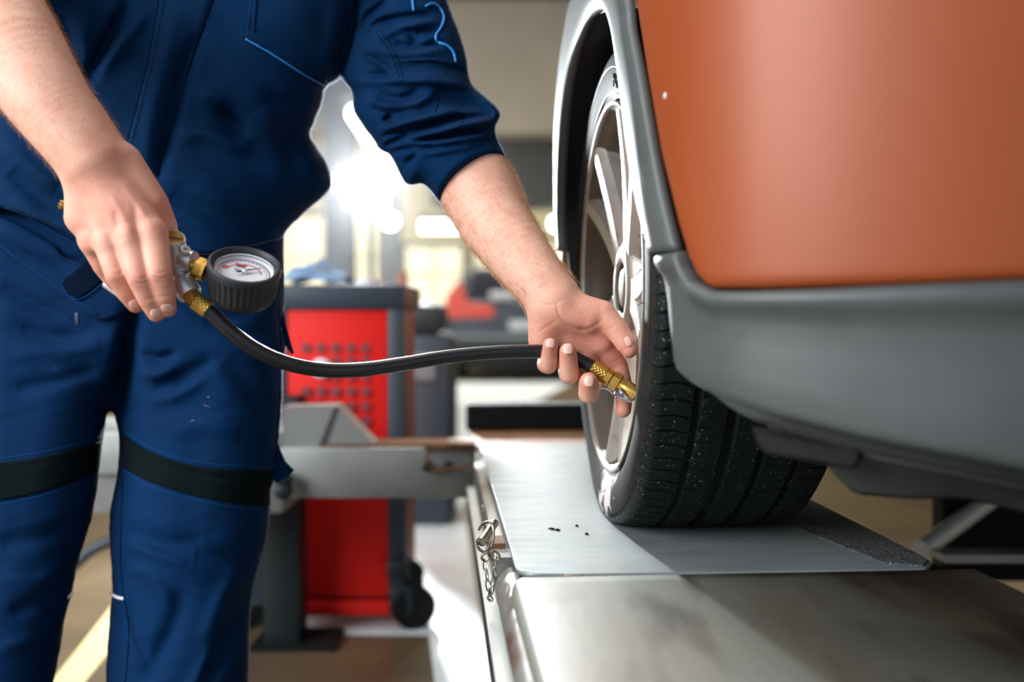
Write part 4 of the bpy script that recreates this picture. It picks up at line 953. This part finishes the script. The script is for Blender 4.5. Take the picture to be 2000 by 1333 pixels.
# --- body: arms, hands and the core under the clothes, one skin
class Field:
    def __init__(s, lo, hi, st):
        s.lo = np.array(lo, float); s.st = st; s.n = np.ceil((np.array(hi) - s.lo) / st).astype(int) + 1; s.a = np.full(s.n, 0.05, np.float32)
    def cap(s, a, b, ra, rb, k=0.003):
        a, b = np.asarray(a, float), np.asarray(b, float); m = max(ra, rb) + k + 3 * s.st + 0.004
        i0 = np.maximum(0, ((np.minimum(a, b) - m - s.lo) / s.st).astype(int)); i1 = np.minimum(s.n, ((np.maximum(a, b) + m - s.lo) / s.st).astype(int) + 2)
        if (i1 <= i0).any(): return
        sl = tuple(slice(p, q) for p, q in zip(i0, i1)); X, Y, Z = np.meshgrid(*[(np.arange(p, q) * s.st + l) for p, q, l in zip(i0, i1, s.lo)], indexing='ij')
        e = b - a; L2 = max(e @ e, 1e-12); t = np.clip(((X - a[0]) * e[0] + (Y - a[1]) * e[1] + (Z - a[2]) * e[2]) / L2, 0, 1)
        d = np.sqrt((X - a[0] - t * e[0]) ** 2 + (Y - a[1] - t * e[1]) ** 2 + (Z - a[2] - t * e[2]) ** 2) - (ra + (rb - ra) * t)
        s.a[sl] = smin(s.a[sl], d, k)
    def chain(s, js, k=0.003, dense=0):
        '''one limb: hard union of its tapered segments, blended once into the field'''
        if dense: js = [tuple(q) for q in spline(js, dense)]
        p = np.array([P(*j[:3]) for j in js]); r = np.array([j[3] for j in js]); m = r.max() + k + 3 * s.st + 0.004
        i0 = np.maximum(0, ((p.min(0) - m - s.lo) / s.st).astype(int)); i1 = np.minimum(s.n, ((p.max(0) + m - s.lo) / s.st).astype(int) + 2)
        sub = Field(s.lo + i0 * s.st, s.lo + i0 * s.st, s.st); sub.n = i1 - i0; sub.a = np.full(sub.n, 0.05, np.float32)
        for a, b, ra, rb in zip(p[:-1], p[1:], r[:-1], r[1:]): sub.cap(a, b, ra, rb, 1e-5)
        sl = tuple(slice(x, y) for x, y in zip(i0, i1)); s.a[sl] = smin(s.a[sl], sub.a, k)
    def mesh(s, it=3):
        V, Q = surface_nets(s.a); V = smooth_np(s.lo + V * s.st, Q, it); N = normals_np(V, Q)
        return V, Q[:, ::1], N
def bounds(pts, m):
    q = np.array([P(*p[:3]) for p in pts]); return q.min(0) - m, q.max(0) + m

# his left arm and hand (palm towards the camera, fingers hooked round the hose)
LF = {
 'index': [(1172, 668, 1.232, .0160), (1206, 716, 1.238, .0130), (1219, 766, 1.228, .0118), (1217, 801, 1.216, .0098)],
 'middle': [(1146, 684, 1.236, .0155), (1152, 752, 1.240, .0135), (1150, 769, 1.204, .0128), (1150, 746, 1.189, .0112)],
 'ring': [(1112, 684, 1.238, .0150), (1110, 728, 1.240, .0128), (1112, 731, 1.204, .0124), (1109, 687, 1.1880, .0104)],
 'little': [(1077, 676, 1.238, .0140), (1066, 712, 1.238, .0112), (1071, 714, 1.206, .0108), (1075, 675, 1.1895, .0092)]}
LTH = [(1112, 602, 1.220, .0215), (1176, 613, 1.212, .0165), (1205, 645, 1.206, .0142), (1222, 672, 1.202, .0122), (1229, 684, 1.200, .0100)]
LA = [(880, 290, 1.350, .053), (926, 356, 1.315, .0520), (967, 434, 1.285, .0465), (1020, 506, 1.253, .0392), (1056, 552, 1.236, .0350), (1082, 584, 1.227, .0335)]
lo, hi = bounds(LA + LTH + sum(LF.values(), []), 0.06); fl_ = Field(lo, hi, 0.0014)
fl_.chain(LA, 0.004, 6)
wr = (1082, 586, 1.227, .0290)
for q in ('index', 'middle', 'ring', 'little'): fl_.cap(P(*wr[:3]), P(*LF[q][0][:3]), .0240, LF[q][0][3], 0.010)
fl_.cap(P(1066, 606, 1.224), P(1060, 664, 1.226), .0215, .0180, 0.012)       # heel of the hand
fl_.cap(P(1100, 604, 1.218), P(1150, 622, 1.214), .0245, .0200, 0.010)       # ball of the thumb
fl_.chain(LTH, 0.006)
fl_.cap(P(1165, 640, 1.224), P(1176, 668, 1.230), .0140, .0150, 0.010)       # web
for q in ('index', 'middle', 'ring', 'little'): fl_.chain(LF[q], 0.0025)
VL, QL, NL = fl_.mesh(3); del fl_
VL = folds(VL, NL, [([(1088, 594), (1092, 616), (1108, 634), (1134, 658), (1164, 680)], 3.2, -0.0030), ([(1104, 634), (1130, 644), (1152, 642), (1176, 626)], 4, -0.0035), ([(1092, 622), (1066, 640), (1050, 652)], 3, -0.0014), ([(1040, 588), (1075, 596), (1110, 582)], 3, -0.0012),
    ([(1130, 640), (1150, 650), (1172, 660)], 8, -0.004), ([(1110, 700), (1130, 690), (1150, 695)], 4, -0.002), ([(1180, 640), (1190, 655), (1196, 672)], 5, -0.002), ([(1192, 712), (1206, 704), (1216, 700)], 2.5, -0.0012), ([(1188, 646), (1200, 636)], 2.5, -0.0008)], 0.45)
# his right arm and hand (back of the hand towards the camera, closed over the valve body)
RF = {
 'index': [(297, 454, 1.050, .0160), (312, 538, 1.032, .0130), (322, 579, 1.040, .0113), (327, 603, 1.049, .0093)],
 'middle': [(252, 464, 1.045, .0158), (273, 544, 1.030, .0128), (291, 585, 1.039, .0112), (305, 613, 1.048, .0090)],
 'ring': [(211, 473, 1.050, .0150), (229, 539, 1.037, .0122), (248, 572, 1.045, .0106), (265, 596, 1.053, .0087)],
 'little': [(180, 470, 1.064, .0140), (202, 520, 1.072, .0110), (222, 548, 1.082, .0098), (236, 562, 1.090, .0085)]}
RTH = [(238, 318, 1.068, .0215), (298, 396, 1.072, .0165), (322, 440, 1.082, .0130), (330, 484, 1.092, .0108)]
RA = [(-95, -110, 1.16, .058), (-60, -55, 1.13, .057), (22, 86, 1.09, .0535), (70, 160, 1.072, .0470), (102, 207, 1.064, .0432), (150, 268, 1.062, .0400), (186, 318, 1.062, .0380)]
lo, hi = bounds(RA + RTH + sum(RF.values(), []), 0.062); fr_ = Field(lo, hi, 0.0014)
fr_.chain(RA, 0.004, 6)
for q in ('index', 'middle', 'ring', 'little'):
    f0 = RF[q][0]; fr_.cap(P(198, 340, 1.062), P(*f0[:3]), .0260, f0[3], 0.009)
fr_.cap(P(176, 345, 1.064), P(163, 425, 1.066), .0250, .0195, 0.012)
fr_.chain(RTH, 0.007)
for q in ('index', 'middle', 'ring', 'little'):
    fr_.chain(RF[q], 0.0025); a = RF[q][0]; fr_.cap(P(a[0], a[1], a[2] - 0.006), P(a[0] + 2, a[1] + 5, a[2] - 0.006), .0125, .0125, 0.006)
VR, QR, NR = fr_.mesh(3); del fr_
VR = folds(VR, NR, [([(300, 530), (314, 533), (328, 528)], 2.0, -0.0010), ([(298, 540), (314, 545), (330, 540)], 2.2, -0.0012), ([(304, 548), (316, 552), (328, 548)], 2.0, -0.0008), ([(258, 540), (274, 545), (286, 540)], 2.2, -0.0010), ([(260, 550), (276, 554), (288, 550)], 2.0, -0.0009), ([(216, 532), (230, 536), (240, 531)], 2.2, -0.0010),
    ([(308, 577), (322, 580), (336, 575)], 1.8, -0.0008), ([(280, 584), (294, 584), (302, 578)], 1.8, -0.0007), ([(262, 400), (268, 450), (276, 470)], 8, -0.0020), ([(225, 410), (230, 450), (234, 475)], 8, -0.0016), ([(240, 360), (270, 400), (296, 440)], 7, 0.0012), ([(215, 380), (240, 420), (254, 455)], 7, 0.0010)])
# core under the clothes, with neck and head above the frame
core = Field((-1.05, 1.15, 0.0), (0.10, 1.75, 1.95), 0.012)
sh_l, sh_r = (720, -150, 1.43), (-20, -160, 1.42)
core.cap(P(260, -120, 1.45), P(240, 400, 1.46), 0.10, 0.075, 0.05); core.cap(P(*sh_l), P(*sh_r), 0.07, 0.07, 0.05)
core.cap(P(*sh_l), P(900, 320, 1.345), 0.055, 0.048, 0.03); core.cap(P(*sh_r), P(-95, -110, 1.165), 0.055, 0.052, 0.03)
core.cap(P(300, 480, 1.46), P(370, 700, 1.45), 0.06, 0.06, 0.02); core.cap(P(170, 480, 1.46), P(60, 700, 1.45), 0.06, 0.06, 0.02)
core.cap(P(370, 700, 1.44), P(350, 1640, 1.44), 0.075, 0.04, 0.03); core.cap(P(60, 700, 1.44), P(-40, 1640, 1.44), 0.075, 0.04, 0.03)
core.cap(P(380, -330, 1.42), P(400, -470, 1.38), 0.058, 0.055, 0.03); core.cap(P(405, -540, 1.35), P(402, -640, 1.36), 0.075, 0.088, 0.03)
core.cap(P(405, -575, 1.28), P(405, -560, 1.262), 0.012, 0.014, 0.01)
VC, QC, NC = core.mesh(2); del core
def oriented(V, Q, N):
    return (Q[:, ::-1], -N) if np.median(((V - V.mean(0)) * N).sum(1)) < 0 else (Q, N)
QL, NL = oriented(VL, QL, NL); QR, NR = oriented(VR, QR, NR); QC, NC = oriented(VC, QC, NC)
Vb = np.vstack([VL, VR, VC]); Qb = np.vstack([QL, QR + len(VL), QC + len(VL) + len(VR)])
mbody = mesh_np('body', Vb, Qb); bodyo = link('body', mbody, 'skin', man, 180)
# redder knuckles and fingertips as a colour attribute
red = np.zeros(len(Vb)); pts = []
for dct in (LF, RF):
    for js in dct.values(): pts += [(js[0], 0.016, 0.5), (js[1], 0.012, 0.75), (js[2], 0.009, 0.6), (js[3], 0.012, 0.7)]
pts += [(LTH[2], 0.014, 0.6), (LTH[4], 0.014, 0.7), (RTH[1], 0.02, 0.5), ((1150, 660, 1.22), 0.04, 0.55), ((1070, 660, 1.22), 0.03, 0.4), ((240, 420, 1.03), 0.05, 0.35), ((1200, 700, 1.22), 0.03, 0.6)]
for j, s_, w_ in pts:
    d2 = ((Vb - P(*j[:3])) ** 2).sum(1); red = np.maximum(red, w_ * np.exp(-d2 / (2 * s_ * s_)))
at = mbody.color_attributes.new('red', 'FLOAT_COLOR', 'POINT'); at.data.foreach_set('color', np.repeat(np.stack([red, red, red, np.ones_like(red)], 1), 1, 0).astype(np.float32).ravel())
st = MATS['skin'].node_tree; pb = st.nodes['Principled BSDF']; src = pb.inputs['Base Color'].links[0].from_socket
va = st.nodes.new('ShaderNodeVertexColor'); va.layer_name = 'red'; mx = st.nodes.new('ShaderNodeMix'); mx.data_type = 'RGBA'; mx.inputs[7].default_value = (*srgb(196, 100, 82), 1)
st.links.new(va.outputs[0], mx.inputs[0]); st.links.new(src, mx.inputs[6]); st.links.new(mx.outputs[2], pb.inputs['Base Color'])
bb = bvh_of(np.vstack([VL, VR]), np.vstack([QL, QR + len(VL)]))
# fingernails
def nail(u, v, du, dv, ln, wd, cur=0.009):
    p, n = hit(bb, u, v, 0.0)
    if p is None: return
    ax = P(u + du, v + dv, 1.2) - P(u, v, 1.2); ax = ax - n * (ax @ n); ax /= np.linalg.norm(ax); sd = np.cross(n, ax); A = []
    for i in np.linspace(-1, 1, 11):
        r = []
        for j in np.linspace(-1, 1, 9):
            e = (1 - abs(i) ** 3.2 * 0.55) ; x = j * wd / 2 * e; y = i * ln / 2
            r.append(p + ax * y + sd * x + n * (0.0009 - x * x / (2 * cur) - max(0, i) ** 2 * 0.0012 - max(0, -i) ** 2 * 0.0008))
        A.append(r)
    o = MB().grid(A).build('fingernail', 'nail', bodyo, 180); solid(o, 0.0007, 0)
for q in ((327, 603, 0.1, 1, .0110, .0125), (306, 612, 0.25, 1, .0105, .0120), (264, 594, 0.5, 0.8, .0105, .0115),
          (1075, 671, 0.05, -1, .0110, .0105), (1109.5, 682, -0.05, -1, .0125, .0122), (1150, 745, 0.05, -1, .0130, .0120), (1227, 668, 0.35, 1, .0120, .0075)): nail(*q)
# arm hair: fine strands, denser towards the outer edges
def hairs(js, n, seed, name, side):
    r = np.random.default_rng(seed); mb = MB(); C3 = np.array([P(*j[:3]) for j in js]); 
    sel = []; Vs, Ns = (VL, NL) if side == 'L' else (VR, NR); uu, vv_, dd = proj(Vs)
    axd = P(*js[-1][:3]) - P(*js[0][:3]); axd /= np.linalg.norm(axd); s = (Vs - P(*js[0][:3])) @ axd; L = np.linalg.norm(P(*js[-1][:3]) - P(*js[0][:3]))
    cand = np.where((s > 0) & (s < L * 0.97))[0]; view = Vs - CAM; view /= np.linalg.norm(view, axis=1)[:, None]
    gr = np.abs((Ns * view).sum(1)); w = np.exp(-(gr[cand] / 0.3) ** 2) + 0.10; w /= w.sum()
    for i in r.choice(cand, n, p=w):
        p = Vs[i]; nn = Ns[i]; d = axd * r.uniform(0.6, 1.2) + r.normal(0, 0.45, 3); d -= nn * (d @ nn); d /= np.linalg.norm(d) + 1e-9
        ln = r.uniform(0.006, 0.014); a = p; b = p + (d * 0.75 + nn * 0.38) * ln * 0.55; c_ = p + (d * 1.0 + nn * r.uniform(0.25, 0.6)) * ln
        x = np.cross(d, nn); wv = 0.00011 * x; wn = 0.00011 * nn
        mb.add([a - wv, a + wv, b + wv, b - wv, c_, a - wn, a + wn, b + wn, b - wn], [(0, 1, 2, 3), (3, 2, 4), (5, 6, 7, 8), (8, 7, 4)])
    o = mb.build(name, 'hair', bodyo, 180, False); o['kind'] = 'stuff'
hairs(LA[1:], 1800, 1, 'arm_hair', 'L'); hairs(RA[1:], 2200, 2, 'arm_hair', 'R')
m = MB(); c = P(402, -625, 1.375); m.lathe([(-0.07, 0.085), (-0.02, 0.098), (0.04, 0.092), (0.08, 0.06), (0.1, 0.01)], c, (0, 0.25, 1), 24); m.build('hair', 'head_hair', man, 180)

# ------------------------------------------------------------------ tyre inflator with gauge and hose
infl = thing('tire_inflator', 'hand tire inflator with black gauge, brass fittings and black hose in both hands', 'inflator', P(360, 530, 1.08))
DI = 1.075
def pcyl(name, mt, a, b, prof, n=28, parent=infl, sm=35, fn=None):
    """lathe between two points; prof gives (fraction along, radius)"""
    a, b = np.asarray(a), np.asarray(b); d = b - a; L = np.linalg.norm(d); return MB().lathe([(t * L, r) for t, r in prof], a, d / L, n, fn=fn).build(name, mt, parent, sm)
hexf = lambda a, h: 1.0
# die-cast valve body: upright barrel with slotted brass cap, grip running back under the palm to the air inlet
vb = pcyl('valve_body', 'zinc', P(348, 540, DI + 0.012), P(337, 470, DI - 0.004), [(0, .0125), (0.15, .0130), (0.75, .0128), (0.8, .0135), (1, .0135)])
pcyl('cap_rim', 'zinc', P(337, 471, DI - 0.0035), P(336.6, 467, DI - 0.006), [(0, .0138), (0.6, .0142), (1, .0132)], parent=vb)
cpn = P(336.5, 466.5, DI - 0.0064); cax = P(337, 470, DI - 0.004) - P(348, 540, DI + 0.012); cax = cax / np.linalg.norm(cax); cax = cax * 0.75 + np.array([0.05, -0.62, 0.0]); cax /= np.linalg.norm(cax)
cap_o = MB().lathe([(-0.004, .0120), (0.0, .0118), (0.0012, .0108), (0.0012, .002)], cpn, cax, 32).build('brass_cap', 'brass', vb)
sl = np.cross(cax, (0.1, 0.0, 1)); sl /= np.linalg.norm(sl); MB().box(cpn + cax * 0.0011, (0.021, 0.0022, 0.0012), ax=[sl, np.cross(cax, sl), cax]).build('screw_slot', 'rust', cap_o, None)
pcyl('grip', 'zinc', P(335, 510, DI + 0.022), P(140, 405, DI + 0.030), [(0, .012), (0.05, .014), (0.9, .012), (1, .010)])
pcyl('air_inlet', 'brass', P(150, 410, DI + 0.030), P(116, 399, DI + 0.026), [(0, .0048), (0.62, .0048), (0.64, .0042), (0.75, .0042), (0.77, .0056), (0.97, .0056), (1, .0046)], 20)
MB().tube(Ppts([(334, 540, DI + 0.02), (300, 575, DI + 0.03), (262, 590, DI + 0.035), (205, 555, DI + 0.04)], 6), 0.0045, 10).build('trigger_lever', 'zinc', infl)
# gauge outlet and lower hose outlet
pcyl('gauge_outlet', 'zinc', P(345, 506, DI + 0.004), P(379, 513, DI), [(0, .010), (0.3, .0105), (0.35, .0125), (0.95, .0125), (1, .0118)], parent=vb)
MB().lathe([(0, 0.0055), (0.003, 0.0055), (0.003, 0.0028), (0.0, 0.0028)], P(361, 490, DI - 0.012), (0.5, -0.6, 0.6), 20, cap=False).build('lanyard_ring', 'zinc', vb)
pcyl('hose_outlet', 'zinc', P(342, 530, DI + 0.002), P(372, 577, DI - 0.006), [(0, .0085), (0.35, .0090), (0.45, .0130), (0.95, .0135), (1, .0125)], parent=vb)
pcyl('hex_nut', 'brass', P(376, 519, DI), P(384, 521, DI), [(0, .0062), (1, .0062)], 20)
pcyl('hex_nut', 'brass', P(383, 522, DI - 0.001), P(404, 531, DI - 0.002), [(0, .0112), (0.08, .0122), (0.60, .0122), (0.64, .0112), (0.68, .0122), (1, .0122)], 6, sm=None)
pcyl('hex_nut', 'brass', P(371, 575, DI - 0.006), P(383, 589, DI - 0.007), [(0, .0092), (0.1, .0100), (0.9, .0100), (1, .0090)], 6, sm=None)
def knurl(a, h): return 1 + 0.075 * math.sin(14 * a) * math.sin(h * 1400)
pcyl('hose_ferrule', 'brass', P(382, 588, DI - 0.007), P(407, 606, DI - 0.006), [(t, .0094) for t in np.linspace(0, 1, 26)], 84, fn=knurl, sm=60)
# hose
hp = [(400, 602, DI - 0.006), (418, 618, DI - 0.004), (450, 648, DI), (500, 684, DI + 0.01), (560, 710, DI + 0.025), (630, 723, DI + 0.045), (710, 722, DI + 0.065), (790, 711, DI + 0.085), (870, 698, DI + 0.105), (950, 690, DI + 0.12), (1020, 687, DI + 0.13), (1075, 688, 1.2120), (1110, 694, 1.2135), (1140, 708, 1.2120), (1163, 721, 1.2090)]
MB().tube(Ppts(hp, 10), 0.0083, 20).build('hose', 'rubber_hose', infl, 180)
# chuck end
c0 = (1157, 717, 1.2095); c1 = (1241, 770, 1.2000); q = lambda t: P(*(np.array(c0) + (np.array(c1) - np.array(c0)) * t))
pcyl('hose_ferrule', 'brass', q(0), q(0.30), [(t, .0098) for t in np.linspace(0, 1, 26)], 84, fn=knurl, sm=60)
pcyl('hex_nut', 'brass', q(0.30), q(0.44), [(0, .0092), (0.08, .0108), (0.92, .0108), (1, .0092)], 6, sm=None)
pcyl('hex_nut', 'brass', q(0.45), q(0.63), [(0, .0095), (0.08, .0118), (0.9, .0118), (1, .0100)], 6, sm=None)
ch = pcyl('chuck', 'brass', q(0.62), q(1.04), [(0, .0085), (0.3, .0092), (0.35, .0098), (0.95, .0098), (1, .0085)], 28)
MB().tube(Ppts([(1171, 760, 1.196), (1180, 759, 1.195), (1190, 763, 1.194), (1200, 771, 1.194), (1204, 770, 1.194)], 6), 0.0011, 8).build('clip_lever', 'chrome', ch, 180)
MB().prism([P(1198, 772, 1.193), P(1208, 762, 1.191), P(1214, 759, 1.191), (P(1222, 772, 1.192)), P(1228, 782, 1.194), P(1210, 778, 1.194)], (0, 0.012, 0)).build('clip_bracket', 'chrome', ch, None)
pcyl('rivet', 'zinc', P(1214, 768, 1.1905), P(1214, 768, 1.1885), [(0, .0018), (0.8, .0018), (1, .001)], 12, parent=ch)
pcyl('clip_tongue', 'chrome', P(1206, 775, 1.196), P(1234, 782, 1.198), [(0, .003), (1, .004)], 12, parent=ch)
# gauge in its ribbed rubber boot
ga = np.array([0.25 * 0.84, 0, 0]) * 0; ax = RT * 0.235 + UP * 0.815 - FWD * 0.53; ax /= np.linalg.norm(ax)
gc = P(478, 516, DI - 0.010); R = 0.0394; H = 0.043
def ribs(a, h):
    if h < -0.035 or h > -0.009: return 1.0
    k = (a * 34 / (2 * math.pi)) % 1.0; return 1.0 + (0.030 if k < 0.42 else 0.0)
hs = [(-H, 0.004), (-H, R * 0.80), (-H + 0.003, R * 0.86), (-0.036, R * 0.885), (-0.0349, R * 0.89), (-0.020, R * 0.92), (-0.0091, R * 0.945), (-0.0085, R * 0.985), (-0.004, R * 0.995), (-0.0012, R * 0.985), (0, R * 0.95), (0.0003, R * 0.90), (-0.0010, R * 0.865), (-0.0050, R * 0.83), (-0.0056, R * 0.80), (-0.0085, R * 0.785)]
gb = MB().lathe(hs, gc, ax, 204, cap=False, fn=ribs).build('gauge_boot', 'boot_rubber', infl, 40)
dr = R * 0.79; dxr = np.cross(ax, FWD); dxr /= np.linalg.norm(dxr); 
dx = RT - ax * (RT @ ax); dx /= np.linalg.norm(dx); dy = np.cross(ax, dx)
if dy @ UP < 0 and dy @ FWD < 0: dy = -dy
gd = gc - ax * 0.0115
MB().lathe([(-0.001, dr), (0, dr), (0.0, 0.0005)], gd, ax, 64).build('gauge_dial', 'dial', gb)
MB().lathe([(0.0, dr), (0.006, dr * 1.0)], gd, ax, 64, cap=False).build('dial_wall', 'dial', gb)
def ring(name, r0, r1, a0, a1, mt, h=0.0004, n=40):
    A = [[gd + ax * h + (dx * math.cos(a) + dy * math.sin(a)) * r for r in (r0, r1)] for a in np.linspace(a0, a1, n)]; o = MB().grid(A).build(name, mt, gb, None); solid(o, 0.0002, 0)
ring('dial_ring', dr * 0.86, dr * 0.885, 0, 2 * math.pi, 'dial_black', n=80)
ring('dial_mark', dr * 0.60, dr * 0.80, 2.75, 3.05, 'dial_red'); ring('dial_mark', dr * 0.56, dr * 0.60, 0.2, 2.9, 'dial_red', 0.0003)
for a in np.linspace(-0.6, 3.7, 25): ring('dial_tick', dr * 0.74, dr * 0.82, a - 0.012, a + 0.012, 'dial_black', n=2)
for k, (y, mt_) in enumerate(((0.52, 'dial_red'), (0.44, 'dial_red'), (0.37, 'dial_black'))):
    MB().box(gd + ax * 0.0005 - dx * 0.006 + dy * dr * y, (0.013 - 0.002 * k, 0.0016, 0.0004), ax=[dx, dy, ax]).build('dial_mark', mt_, gb, None)
nd = dx * 0.80 + dy * 0.60
MB().prism([gd + ax * 0.003 - nd * 0.008 + np.cross(ax, nd) * 0.002, gd + ax * 0.003 - nd * 0.008 - np.cross(ax, nd) * 0.002, gd + ax * 0.003 + nd * dr * 0.78], ax * 0.0005).build('needle', 'dial_black', gb, None)
MB().lathe([(0, 0.003), (0.004, 0.003), (0.0045, 0.001)], gd, ax, 16).build('needle_hub', 'zinc', gb)
MB().lathe([(0, 0.002), (0.003, 0.002)], gd - dx * 0.010 + dy * 0.004, ax, 10).build('stop_pin', 'zinc', gb)
mg = bpy.data.materials.new('gauge_glass'); mg.use_nodes = True; n_ = mg.node_tree; n_.nodes.clear(); MATS['gauge_glass'] = mg
oo = n_.nodes.new('ShaderNodeOutputMaterial'); tr = n_.nodes.new('ShaderNodeBsdfTransparent'); gl = n_.nodes.new('ShaderNodeBsdfGlossy'); gl.inputs['Roughness'].default_value = 0.05
mxs = n_.nodes.new('ShaderNodeMixShader'); mxs.inputs[0].default_value = 0.06; n_.links.new(tr.outputs[0], mxs.inputs[1]); n_.links.new(gl.outputs[0], mxs.inputs[2]); n_.links.new(mxs.outputs[0], oo.inputs[0])
MB().lathe([(0, dr * 0.99), (0.0008, dr * 0.99), (0.0008, 0.0005)], gc - ax * 0.0062, ax, 48).build('gauge_glass', 'gauge_glass', gb, None)
# grey bead on the bumper paint, pale smudges on the trousers
pb_ = body(1309, 188, 0.004); MB().lathe([(-0.001, 0.0042), (0.0012, 0.0036), (0.0026, 0.0018), (0.003, 0.0003)], pb_, -np.append(EX * 0.9 + EY * 0.4, 0), 16).build('paint_bead', 'plate_white', car, 180)
mat('smudge', srgb(78, 80, 94), 0.9, spec=0.1)
for top, bot in (([(397, 789), (405, 792)], [(401, 794), (416, 798)]), ([(404, 776), (410, 774)], [(406, 779), (412, 777)]), ([(372, 822), (378, 820)], [(374, 825), (382, 823)]), ([(146, 612), (152, 610)], [(148, 634), (154, 636)])):
    patch('smudge', bt, top, bot, 'smudge', trousers, 6, 3, 0.0006, 0.0003)

# ------------------------------------------------------------------ haze added behind the mechanic, standing in for lens glow round the floodlight
hz = bpy.data.materials.new('glow_haze'); hz.use_nodes = True; n_ = hz.node_tree; n_.nodes.clear(); MATS['glow_haze'] = hz
oo = n_.nodes.new('ShaderNodeOutputMaterial'); vs = n_.nodes.new('ShaderNodeVolumeScatter'); vs.inputs['Density'].default_value = 0.005; vs.inputs['Anisotropy'].default_value = 0.72
n_.links.new(vs.outputs[0], oo.inputs['Volume'])
tag(MB().box((-0.95, 5.4, 1.75), (2.4, 4.4, 3.0)).build('glow_haze', 'glow_haze', None, None), 'thin haze added to give the lens glow around the glaring floodlight', 'haze', kind='stuff')
